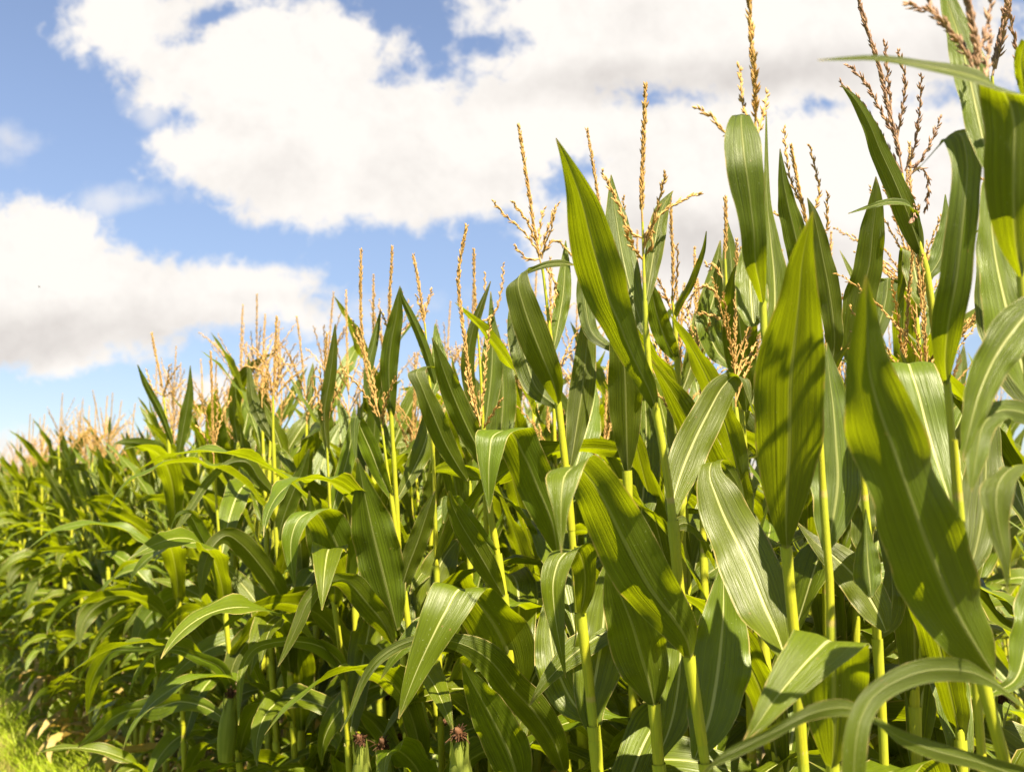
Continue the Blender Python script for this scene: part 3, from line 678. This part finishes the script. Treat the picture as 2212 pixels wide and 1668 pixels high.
p = Plant("corn plant with a thin blade leaf reaching up to the right of a tan spike", 2.10,
  [(1480,1690,10),(1475,1200,9),(1468,900,7),(1463,780,5.5),(1456,680,4),(1451,640,3)], group=G2)
p.leaf([(1456,690,12),(1470,655,15),(1490,620,16),(1506,580,14),(1520,540,9),(1526,500,2)], (0,-.08), fold=.45)
p.leaf([(1462,780,12),(1440,740,40),(1422,690,44),(1410,640,30),(1400,600,2)], (0,-.06), up=True)
p.leaf([(1468,860,12),(1490,800,36),(1512,720,48),(1532,650,46),(1545,590,30),(1556,520,3)], (.02,.08), up=True)
p.tassel([(1452,640),(1454,560),(1450,490),(1449,428)], [[(1450,670),(1435,630),(1420,600),(1408,560)],[(1453,660),(1462,600),(1464,560),(1462,530)],[(1450,660),(1430,640),(1412,625)]], size=.0104)
p = Plant("corn plant with a dark ribbed leaf and drooping tassel strands left of the folded leaf", 1.95,
  [(1625,1690,11),(1612,1200,10),(1605,950,8),(1590,800,6.5),(1570,650,4.5),(1566,560,3)], group=G2)
p.leaf([(1612,890,14),(1606,800,62),(1599,720,76),(1591,650,62),(1588,600,24),(1590,572,2)], (-.02,-.12), fold=.25)
p.leaf([(1580,740,12),(1584,660,40),(1582,600,42),(1578,550,34),(1573,510,18),(1567,462,2)], (0,.04))
p.leaf([(1590,800,14),(1550,760,46),(1530,700,56),(1542,640,46),(1550,595,20),(1553,560,2)], (.0,.06), up=True)
p.tassel([(1566,560),(1568,500),(1567,424)], [[(1560,600),(1540,570),(1535,580),(1520,566)],[(1558,650),(1530,620),(1505,625),(1480,690)],[(1562,690),(1530,680),(1508,677)],[(1585,590),(1598,560),(1604,530)]], size=.0104)
p = Plant("corn plant with two flat leaves standing between the leaning plant and arching ribbon", 2.0,
  [(1370,1690,11),(1362,1200,10),(1355,1030,9),(1345,880,7),(1335,760,5),(1330,700,3.5)], group=G2)
p.leaf([(1356,1020,14),(1354,960,46),(1352,890,70),(1350,820,70),(1345,750,56),(1335,680,28),(1325,620,2)], (-.01,-.1), fold=.16)
p.leaf([(1380,1160,14),(1388,1080,60),(1394,1000,62),(1396,920,50),(1392,850,22),(1388,800,2)], (.05,.15), up=True)
p.leaf([(1330,760,12),(1280,720,30),(1265,660,36),(1262,600,28),(1268,540,3)], (.05,.12))
p.tassel([(1330,700),(1310,560),(1295,450),(1285,380),(1268,278)], [[(1322,640),(1345,560),(1350,490),(1346,426)],[(1320,630),(1300,560),(1302,500)]], size=.0095)

# --- the middle of the picture
p = Plant("corn plant with a hooked round-shouldered leaf beneath a tassel of many curved branches", 2.02,
  [(1262,1690,11),(1248,1300,10),(1226,1050,8.5),(1215,950,7.5),(1205,868,6.5),(1192,760,5.5),(1182,660,4),(1172,580,3)])
p.leaf([(1206,872,18),(1196,830,46),(1175,780,63),(1151,720,71),(1130,660,64),(1119,615,52,-14),(1124,592,34,-40),(1145,584,18,-60),(1180,572,16,-80),(1215,569,14,-85),(1242,573,2,-85)],
  (-.01,-.04,-.07,-.09,-.10,-.10,-.09,-.08,-.06,-.04,-.03), fold=.22, wave=.06)
p.leaf([(1195,760,12),(1206,700,30),(1216,640,34),(1220,590,26),(1222,520,2)], (.0,.06), up=True)
p.leaf([(1232,1010,14),(1246,920,48),(1258,840,56),(1266,760,46),(1272,680,24),(1275,620,2)], (.02,.1), fold=.4)
p.leaf([(1206,880,14),(1160,840,46),(1130,760,56),(1112,700,34),(1104,650,3)], (.05,.14))
p.fill((.9, 1.1, 1.3, 1.45), (70, -50, 30, 80)); p.tassel([(1172,590),(1155,500),(1140,400),(1120,268)],
  [[(1160,540),(1130,500),(1095,470),(1064,434)],[(1155,520),(1140,480),(1125,460),(1108,438)],[(1165,560),(1140,560),(1110,530)],[(1163,530),(1168,480),(1175,450)],[(1168,540),(1185,490),(1205,440)],[(1170,550),(1200,520),(1235,550)],[(1172,570),(1195,600),(1200,640),(1190,670)],[(1170,560),(1180,520),(1190,500),(1196,455)]], size=.0108)
p = Plant("corn plant with a pale leaf end folding down between bright stalks", 1.92,
  [(1110,1690,11),(1100,1400,10),(1088,1290,9),(1075,1200,8),(1060,1114,7),(1048,1000,6),(1040,930,4)])
p.leaf([(1204,1196,20),(1192,1130,66),(1160,1050,84,-24),(1132,985,84,-20),(1100,932,86,-6),(1066,942,72,-4),(1058,980,56,0),(1056,1030,34,0),(1057,1108,3,0)],
  (.05,.02,-.01,-.04,-.08,-.13,-.15,-.16,-.165), fold=.2, wave=.09)
p.leaf([(1045,1012,16),(1034,975,40),(1012,930,50),(985,870,50),(958,800,36),(945,760,16),(933,730,2)], (0,-.08), fold=.25)
p.leaf([(1010,1040,14),(985,1000,34),(960,955,46),(935,895,46),(912,838,34),(900,802,40,-8),(915,792,30,-10),(945,795,14,-5),(960,800,2,0)], (.0,-.02,-.04,-.06,-.07,-.06,-.04,-.03,-.02), fold=.3)
p.leaf([(1075,1200,12),(1040,1160,30),(1010,1130,46),(990,1100,40),(975,1070,26,-10),(965,1080,20,-5),(958,1130,3,0)], (0,-.06), up=True)
p.leaf([(1088,1290,14),(1060,1240,44),(1025,1180,50),(995,1130,40),(975,1085,20),(970,1060,3)], (-.02,-.12))
p.fill((.85, 1.05, 1.3), (70, -50, 60)); p.tassel([(1038,920),(1015,820),(1005,740),(990,600),(1008,488)], [[(1030,900),(1015,850),(1005,800)],[(1045,925),(1060,900),(1082,866)],[(1035,925),(1045,840),(1050,770),(1060,690)]], size=.0108)
p = Plant("corn plant with a broad leaf folding over like a tent between two bright stalks", 1.98,
  [(1095,1690,11),(1085,1560,10.5),(1075,1400,9),(1068,1300,8)])
p.leaf([(1120,1512,24,-20),(1110,1455,96,-18),(1086,1385,128,-12),(1046,1320,124,-2),(996,1272,112,7),(962,1322,96,10),(932,1380,74,12),(903,1442,50,20),(880,1500,28,20),(861,1552,3,20)],
  (-.02,-.05,-.08,-.11,-.15,-.19,-.21,-.22,-.23,-.235), fold=.14, wave=.06)
p.fill((.8, 1.0, 1.2, 1.3), (60, -60, 30, 80)); p.leaf([(1122,1700,60),(1105,1640,92),(1072,1570,90),(1040,1510,66),(1015,1465,34),(999,1432,3)], (-.15,-.28), fold=.2); p.ear(1000, 1800, -.03, 1, .2)
p = Plant("corn plant with a bright straight stalk and a fan of tan branches above it", 2.30,
  [(915,1690,11),(906,1540,10.5),(890,1420,10),(885,1374,10),(872,1274,9),(860,1184,8),(845,1074,6.5),(832,980,5),(822,900,3.5)])
p.leaf([(858,1362,16),(842,1300,70),(822,1220,98),(805,1150,94),(792,1090,66),(782,1040,30),(772,990,3)], (-.01,-.08))
p.leaf([(866,1280,16),(878,1235,40),(904,1165,43),(924,1105,30),(940,1060,3)], (-.01,-.05), fold=.4)
p.leaf([(904,1405,18),(915,1340,62),(930,1280,77),(950,1222,70),(970,1188,46),(990,1165,4)], (.04,.16), up=True, fold=.2)
p.leaf([(850,1392,16),(830,1350,46),(790,1300,56),(748,1257,50,-30),(702,1262,40,-70),(665,1300,34,-120),(645,1345,26,-150),(620,1400,14,-150),(600,1440,2,-150)], (-.01,-.05,-.1,-.14,-.17,-.19,-.2,-.21,-.22), fold=.2)
p.leaf([(845,1074,12),(820,1020,34),(800,970,40),(782,930,34),(770,900,24,5),(765,940,16,5),(770,1000,2,5)], (0,-.06), up=True)
p.leaf([(1220,1670,30),(1195,1600,60),(1152,1535,72),(1108,1488,70),(1062,1430,68,-60),(1010,1396,46,-75),(950,1381,26,-85),(900,1382,20,-95),(852,1400,22,-115),(810,1432,20,-130),(780,1480,15,-145),(757,1540,9,-160),(735,1580,2,-160)],
  (-.35,-.38,-.41,-.44,-.47,-.49,-.5,-.51,-.52,-.53,-.53,-.54,-.54), fold=.2, wave=.12)
p.fill((.85, 1.0, 1.15, 1.42), (80, -70, 210, 60)); p.ear(838, 1790, -.03, 1, .2); p.tassel([(822,905),(805,850),(790,790),(780,690),(780,538)], [[(815,900),(800,870),(770,830),(740,800)],[(822,910),(840,850),(855,815)],[(815,890),(810,840),(795,780),(760,690)],[(825,930),(830,890),(828,850)]], size=.0108)
p = Plant("corn plant on a pair of bright stalks with a bushy candelabra tassel", 2.95,
  [(640,1690,10),(625,1420,9.5),(612,1324,9),(598,1174,8),(594,1050,7),(590,934,5.5),(590,850,3.5)])
p.leaf([(619,1318,18),(597,1272,46),(562,1222,50),(521,1176,46,-40),(490,1157,38,-70),(460,1180,36,-110),(441,1222,30,-150),(432,1294,3,-160)], (-.01,-.04,-.08,-.12,-.15,-.18,-.2,-.21), fold=.2)
p.leaf([(594,1070,12),(560,1035,30),(535,1000,30),(500,1000,22,-60),(450,1040,20,-110),(410,1100,18,-120),(370,1160,3,-130)], (0,-.18))
p.leaf([(598,1180,14),(612,1120,34),(635,1060,36),(655,1010,22),(668,970,3)], (0,-.06))
p.leaf([(755,1265,24),(735,1200,88,-20),(708,1140,84,-14),(678,1106,74,-8),(646,1122,52,-2),(630,1162,40,0),(629,1212,24,0),(637,1268,2,0)], (-.5,-.53,-.56,-.6,-.64,-.66,-.67,-.68), fold=.2)
p.fill((.75, .9, 1.1, 1.25, 1.4, 1.55, 1.7), (70, -60, 190, -110, 30, -80, 160), .6); p.leaf([(596,960,12),(560,900,24),(545,860,24),(540,820,14),(536,770,2)], (0,.05)); p.tassel([(592,850),(593,790),(598,685)], [[(590,860),(560,800),(520,790)],[(592,860),(570,780),(548,750)],[(594,850),(610,790),(640,790)],[(595,860),(625,820),(655,800)],[(590,880),(575,850),(560,830)],[(596,870),(602,800),(596,730)]], size=.011)

# --- lower plants of the middle
p = Plant("corn plant with a pale hooked leaf hanging in front of its bright stalk", 1.66,
  [(1292,1690,12.5),(1285,1600,12),(1272,1470,11),(1255,1335,10),(1250,1260,9),(1246,1180,7)])
p.leaf([(1254,1330,18),(1263,1280,42),(1262,1228,52),(1244,1188,82,-8),(1214,1202,68,-8),(1196,1250,55,0),(1198,1320,42,0),(1209,1390,22,0),(1222,1464,2,0)], (-.01,-.03,-.05,-.08,-.11,-.13,-.14,-.15,-.15), fold=.16)
p.leaf([(1286,1596,20),(1276,1530,62),(1288,1450,102),(1300,1380,112),(1306,1310,82),(1309,1255,40),(1310,1210,3)], (.02,.14), up=True, fold=.2)
p.leaf([(1280,1560,18),(1240,1520,70),(1205,1450,88),(1190,1380,70),(1186,1320,34),(1185,1270,3)], (.04,.18), up=True, fold=.2)
p.fill((.9, 1.05), (80, 30))
p = Plant("corn plant with a broad blunt dark leaf low behind the big arching ribbon leaf", 1.58,
  [(1428,1690,12.5),(1424,1668,12.5),(1413,1525,11.5),(1405,1400,10),(1398,1300,8)])
p.leaf([(1413,1526,22),(1402,1475,84),(1386,1420,118),(1366,1350,112),(1342,1290,80),(1322,1245,34),(1312,1215,3)], (-.01,-.08), fold=.16)
p.leaf([(1420,1640,18),(1450,1560,70),(1466,1470,90),(1470,1390,70),(1468,1320,3)], (.04,.14), up=True, fold=.2)
p.fill((.9, 1.1), (80, 40))
p = Plant("corn plant with a slender leaf bowing low, brown-silked ear on its stalk", 2.5,
  [(756,1690,10.5),(748,1520,10),(738,1420,9),(722,1300,8),(718,1200,6.5),(712,1080,5),(706,960,3)])
p.leaf([(750,1452,14),(726,1420,36),(690,1395,34,-40),(640,1385,26,-80),(590,1388,20,-90),(550,1402,20,-110),(525,1440,18,-140),(517,1500,12,-170),(515,1566,2,-170)], (-.01,-.25), up=True, fold=.25)
p.leaf([(722,1300,14),(700,1240,36),(684,1180,40),(672,1120,26),(668,1060,3)], (0,-.08))
p.leaf([(714,1120,12),(730,1060,30),(748,1000,34),(760,940,24),(766,880,3)], (.0,.05), up=True)
p.leaf([(708,980,10),(700,900,22),(712,820,26),(720,760,18),(724,700,2)], (0,-.05))
p.ear(786, 1765, -.02, 1, .2); p.fill((.8, .95, 1.15, 1.3, 1.5, 1.7), (80, -60, 40, 200, -100, 170), .62)
p.tassel([(706,960),(704,880),(702,800),(706,722)], [[(705,930),(690,870),(672,820)],[(706,920),(722,860),(740,830)],[(705,900),(694,840),(690,790)]], size=.0104)
p = Plant("corn plant with one wide upright blade under a straight reddish tassel spike", 2.35,
  [(880,1690,10.5),(868,1300,9),(855,1060,7.5),(845,900,6),(842,800,4.5),(843,690,3)])
p.leaf([(846,900,14),(841,840,32),(840,790,38),(846,735,37),(856,685,28),(864,618,2)], (0,-.06), fold=.16)
p.leaf([(850,980,12),(800,850,24),(796,800,20),(808,740,18),(823,668,2)], (.02,.05))
p.leaf([(858,1080,12),(900,1000,40),(920,950,44),(930,900,30),(940,860,3)], (.02,.1), up=True)
p.fill((1.0, 1.2, 1.4, 1.6), (60, -110, -50, 190), .6)
p.tassel([(843,700),(842,640),(845,590),(847,533)], [[(843,720),(855,690),(862,660)],[(843,720),(830,690),(822,670)]], size=.0104)
p = Plant("corn plant with a curved blade leaf and a thin leaning tan spike", 2.3,
  [(955,1690,10.5),(945,1300,9),(938,1040,7.5),(932,900,6),(926,800,4.5),(918,700,3)])
p.leaf([(940,830,12),(925,775,20),(905,720,20),(884,675,16),(868,640,8),(866,622,2)], (0,-.06), fold=.4)
p.leaf([(930,860,12),(945,820,30),(950,780,34),(944,740,20),(940,700,3)], (.02,.08), up=True)
p.fill((1.0, 1.25, 1.45, 1.62), (200, -100, 60, -70), .6)
p.tassel([(918,710),(912,660),(904,610),(893,552)], [[(916,690),(925,650),(934,622)],[(918,720),(900,700),(886,680)],[(918,700),(912,680),(900,640)]], size=.0104)
p = Plant("corn plant with two slim spikes standing close together behind the tall forked tassel", 2.4,
  [(1060,1690,10.5),(1052,1200,9),(1045,950,7),(1040,840,5.5),(1034,740,4),(1028,680,3)], group=G2)
p.leaf([(1046,940,14),(1056,860,40),(1062,800,48),(1064,740,38),(1062,690,16),(1060,630,2)], (0,.06), fold=.2)
p.leaf([(1044,920,12),(1020,860,26),(1010,790,30),(1020,720,24),(1040,660,14),(1060,608,2)], (0,-.05), fold=.3)
p.leaf([(1050,1040,14),(1076,960,46),(1086,880,58),(1085,800,46),(1080,740,3)], (.04,.1))
p.tassel([(1028,690),(1026,640),(1024,590),(1024,540)], [[(1030,700),(1046,650),(1048,590)],[(1030,700),(1066,680),(1084,620),(1087,568)]], size=.0104)
p = Plant("corn plant with a tall upright blade beside a tan spike above the far row", 3.6,
  [(400,1690,8.5),(385,1250,7.5),(372,1050,6),(362,930,4.5),(352,850,3)])
p.leaf([(372,960,10),(350,900,16),(330,860,17),(312,825,12),(297,788,2)], (0,-.1), fold=.35)
p.leaf([(385,985,12),(395,930,24),(404,880,24),(410,840,14),(411,790,2)], (0,-.03), fold=.2)
p.fill((.6, .75, .9, 1.1, 1.25, 1.4, 1.5, 1.65), (190, -90, 60, -60, 200, -120, 150, -80), .62)
p.tassel([(352,850),(344,800),(335,760),(328,720)], [[(352,850),(372,810),(388,790)],[(352,855),(330,840),(316,800)],[(353,860),(362,820),(366,790)],[(352,860),(380,840),(400,820)]], size=.012)
# --- long ribbon leaves arching out over the grass
p = Plant("corn plant leaning out with long ribbon leaves over the grass", 2.9,
  [(520,1690,9.5),(510,1560,9),(500,1460,8.5),(492,1380,8),(480,1250,7),(470,1120,5),(462,1000,3)])
p.leaf([(510,1500,18),(476,1442,30,-40),(434,1422,27,-60),(377,1403,14,-80),(331,1412,11,-100),(297,1451,9,-130),(278,1497,2,-150)], (-.01,-.25), up=True, fold=.25)
p.leaf([(500,1470,14),(440,1432,16,-60),(370,1404,8,-85),(285,1403,14,-90),(245,1406,28,-100),(217,1436,36,-125),(197,1478,26,-150),(187,1545,2,-170)], (0,.5), up=True, fold=.25, wave=.2)
p.leaf([(505,1570,16),(450,1530,30,-60),(390,1515,40,-85),(340,1527,52,-95),(285,1532,30,-95),(250,1546,34,-110),(205,1585,24,-125),(168,1614,2,-125)], (0,.3), up=True, fold=.25, wave=.2)
p.leaf([(480,1250,12),(455,1200,30),(430,1150,34),(405,1110,26,-30),(380,1120,20,-60),(360,1180,3,-120)], (0,-.15))
p.fill((.7, .85, 1.02, 1.2, 1.3, 1.45, 1.6), (150, -20, -100, 190, -70, -120, 60), .62); p.ear(486, 1640, .12, .9, .2)
p.tassel([(462,1000),(460,930),(458,850),(455,760)], [[(460,960),(445,900),(430,850)],[(462,970),(480,900),(500,860)],[(462,960),(470,890),(468,830)],[(460,980),(440,940),(425,920)]], size=.011)

# ------------------------------------------------------------------ the rows
ONES = "first second third fourth fifth sixth seventh eighth ninth tenth eleventh twelfth thirteenth fourteenth fifteenth sixteenth seventeenth eighteenth nineteenth".split()
TENS = {2: ("twentieth", "twenty"), 3: ("thirtieth", "thirty"), 4: ("fortieth", "forty"), 5: ("fiftieth", "fifty"), 6: ("sixtieth", "sixty"), 7: ("seventieth", "seventy"), 8: ("eightieth", "eighty"), 9: ("ninetieth", "ninety")}
def ordinal(n):
    if n < 20: return ONES[n-1]
    t, o = divmod(n, 10)
    return TENS[t][0] if o == 0 else TENS[t][1]+"-"+ONES[o-1]
protos = [proto_parts(100+7*k) for k in range(9)]
ptab = {}
for o in list(COL.objects):
    if o.parent is not None: ptab.setdefault(o.parent.name, []).append(o)
used = set()
def copy_plant(k, loc, rz, sc, tilt):
    src = protos[k]
    if k not in used:
        used.add(k); r = src
    else:
        r = src.copy(); COL.objects.link(r)
        for ch in ptab.get(src.name, []):
            c = ch.copy(); COL.objects.link(c); c.parent = r
            for gch in ptab.get(ch.name, []):
                d = gch.copy(); COL.objects.link(d); d.parent = c
    r.location = loc; r.rotation_euler = (tilt[0], tilt[1], rz); r.scale = (sc, sc, sc)
    return r
hero = np.array(HERO_XY)
rr = np.random.default_rng(5)
X0, DX = 1.20, 0.75
low_spots = []
cnt = {}
n, y = 0, 0.85
while y < 3.2:
    y += rr.uniform(.11, .15); n += 1
    r = copy_plant(int(rr.integers(0, 9)), (1.55+rr.normal(0, .05), y, 0), rr.normal(0, .5), rr.uniform(.89, .96), (rr.normal(0, .03), rr.normal(0, .03)))
    r["group"] = "corn plants just behind the field edge"; r["label"] = f"corn plant squeezed just behind the near edge plants, {ordinal(n)} from the near end"
for row in range(3):
    X = X0+DX*row
    y = [2.5, X*0.563-0.25, X*0.563-0.25][row]; yend = [11.2, 12.0, 9.0][row]
    n = 0
    while y < yend:
        y += (rr.uniform(.125, .165), rr.uniform(.12, .15) if y < 4.2 else rr.uniform(.18, .24))[row] if row < 2 else rr.uniform(.19, .25)
        x = X+rr.normal(.08 if row == 0 and y < 6 else 0.02, .035)
        if len(hero) and np.min(np.hypot(hero[:, 0]-x, hero[:, 1]-y)) < (.10 if row == 0 else .09): continue
        n += 1
        rz = rr.normal(0, .55)+(pi if rr.random() < .5 else 0)
        tilt = (rr.normal(0, .03), rr.normal(-.02 if row == 0 else 0, .035))
        r = copy_plant(int(rr.integers(0, 9)), (x, y, 0), rz, rr.uniform(.95, 1.06), tilt)
        if row == 0:
            r["group"] = "corn plants along the edge of the field"
            r["label"] = f"corn plant on the grassy edge, {ordinal(n)} beyond the candelabra tassel plant"
        elif row == 1:
            r["group"] = "corn plants in the second row"
            r["label"] = f"corn plant in the second row, {ordinal(n)} along it from the near end"
        else:
            r["group"] = "corn plants in the third row"
            r["label"] = f"corn plant in the third row, {ordinal(n)} along it from the near end"
    cnt[row] = n
# rows further in: one mesh each, their parts too small to make out
lows = []
for k in range(5):
    pc = plant_pieces(300+k, low=True)
    V1, F1, U1 = merge(pc['leaves']); V2, F2, U2 = pc['stalk']; V3, F3, U3 = pc['tassel']
    V, Fc, U = merge([(V1, F1, U1), (V2, F2, U2), (V3, F3, U3)])
    mi = np.concatenate([np.zeros(len(F1)), np.ones(len(F2)), np.full(len(F3), 2)]).astype(np.int32)
    lows.append((V, Fc, U, mi))
lme = [make_mesh("corn_plant", v, f, u, (LEAF, STALK, TASSEL), mi) for v, f, u, mi in lows]
WORDS = {3: "fourth", 4: "fifth", 5: "sixth"}
for row, yend in ((3, 9.0), (4, 8.5), (5, 8.0)):
    y = (X0+DX*row)*0.563-0.2
    while y < yend:
        y += rr.uniform(.24, .31)
        o = add("corn_plant", lme[int(rr.integers(0, 5))])
        o.location = (X0+DX*row+rr.normal(0, .04), y, 0); o.rotation_euler = (rr.normal(0, .03), rr.normal(0, .03), rr.uniform(0, 6.28))
        s_ = rr.uniform(.94, 1.05); o.scale = (s_, s_, s_)
        o["category"] = "corn plant"; o["group"] = f"corn plants in the {WORDS[row]} row"
        o["label"] = f"corn plant deep in the crop, in the {WORDS[row]} row from the grass, mostly hidden"
# the remaining crop as one mass
parts, mis, spots = [], [], []
for row in range(3): 
    y = [11.4, 12.3, 9.3][row]
    while y < [26, 26, 22][row]: spots.append((X0+DX*row, y)); y += .24
for row in range(3, 6):
    y = 9.1
    while y < 18: spots.append((X0+DX*row, y)); y += .32
for row in range(6, 13):
    y = (X0+DX*row)*0.563-.2
    while y < 15: spots.append((X0+DX*row, y)); y += .36
for x, y in spots:
    v, f, u, mi = lows[int(rr.integers(0, 5))]
    a = rr.uniform(0, 6.28); c, s_ = math.cos(a), math.sin(a); k = rr.uniform(.94, 1.05)
    Rm = np.array([[c, -s_, 0], [s_, c, 0], [0, 0, 1]])*k
    parts.append((v@Rm.T+np.array([x+rr.normal(0, .04), y, 0]), f, u)); mis.append(mi)
V, Fc, U = merge(parts)
o = add("corn_crop", make_mesh("corn_crop", V, Fc, U, (LEAF, STALK, TASSEL), np.concatenate(mis)))
o["kind"] = "stuff"; o["label"] = "far rows of the corn field merging into one green mass"; o["category"] = "corn field"

# ------------------------------------------------------------------ grass verge
def blades(n, xs, ys, hs, seed, name, mat, wd=.0035):
    r = np.random.default_rng(seed)
    x = r.uniform(*xs, n); y = ys[0]+(ys[1]-ys[0])*r.uniform(0, 1, n)**1.3
    h = r.uniform(*hs, n)*(1+.4*np.sin(x*5+y*2)*np.sin(y*3.1)); a = r.uniform(0, 6.28, n); b = r.uniform(.2, .9, n)*h
    wa = a+pi/2+r.normal(0, .4, n)
    lev = np.array([0, .4, .75, 1.0]); V = np.zeros((n, 4, 2, 3))
    for i, q in enumerate(lev):
        cx = x+np.cos(a)*b*q**2; cy = y+np.sin(a)*b*q**2; cz = h*(q-.18*q**3)
        for j, sg in enumerate((-1, 1)):
            ww = wd*(1-q*.9)*sg*r.uniform(.9, 1.1, n)
            V[:, i, j, 0] = cx+np.cos(wa)*ww; V[:, i, j, 1] = cy+np.sin(wa)*ww; V[:, i, j, 2] = cz
    F1 = np.array([(0, 1, 3, 2), (2, 3, 5, 4), (4, 5, 7, 6)])
    Fc = (np.arange(n)[:, None, None]*8+F1[None]).reshape(-1, 4)
    o = add(name, make_mesh(name, V.reshape(-1, 3), Fc, None, (mat,)))
    o["kind"] = "stuff"; return o
o = blades(60000, (-1.2, 1.15), (3.5, 14), (.10, .30), 1, "grass", BLADE); o["label"] = "bright green grass verge beside the corn"
o = blades(16000, (0.85, 1.30), (3.0, 14), (.22, .50), 7, "tall_grass", BLADE, .0045); o["label"] = "taller green grass against the corn stalks"
o = blades(9000, (0.55, 1.25), (3.0, 14), (.12, .42), 2, "dry_grass", STRAW, .003); o["label"] = "dry yellow grass at the foot of the corn"

# ------------------------------------------------------------------ a small insect in the air
bz = empty("flying_insect", px(85, 620, 4.0), "tiny dark insect flying in front of the low grey cloud", "insect")
zz = np.linspace(0, 1, 9)
Cb = (RGT*((zz-.5)*.011)[:, None]-UPV*((zz-.5)*.003)[:, None])
V, Fc, U = tube(Cb, 0.0018*np.sin(np.clip(zz*.94+.03, 0, 1)*pi)**.6, 8)
add("body", make_mesh("body", V, Fc, U, (DARKBUG,)), bz)
for sg in (-1, 1):
    s_ = np.linspace(0, 1, 8)[:, None]
    Cw = (RGT*-.3+UPV*.6+FWD*sg*.7)*(.007*s_)
    V, Fc, U = ribbon(Cw, (RGT*1.0)*(.0016*np.sin(np.clip(s_*.9+.08, 0, 1)*pi)), 0, 0, 1, 1, 5)
    add("wing", make_mesh("wing", V, Fc, U, (DARKBUG,)), bz)
print("rows", cnt, "objects", len(COL.objects))
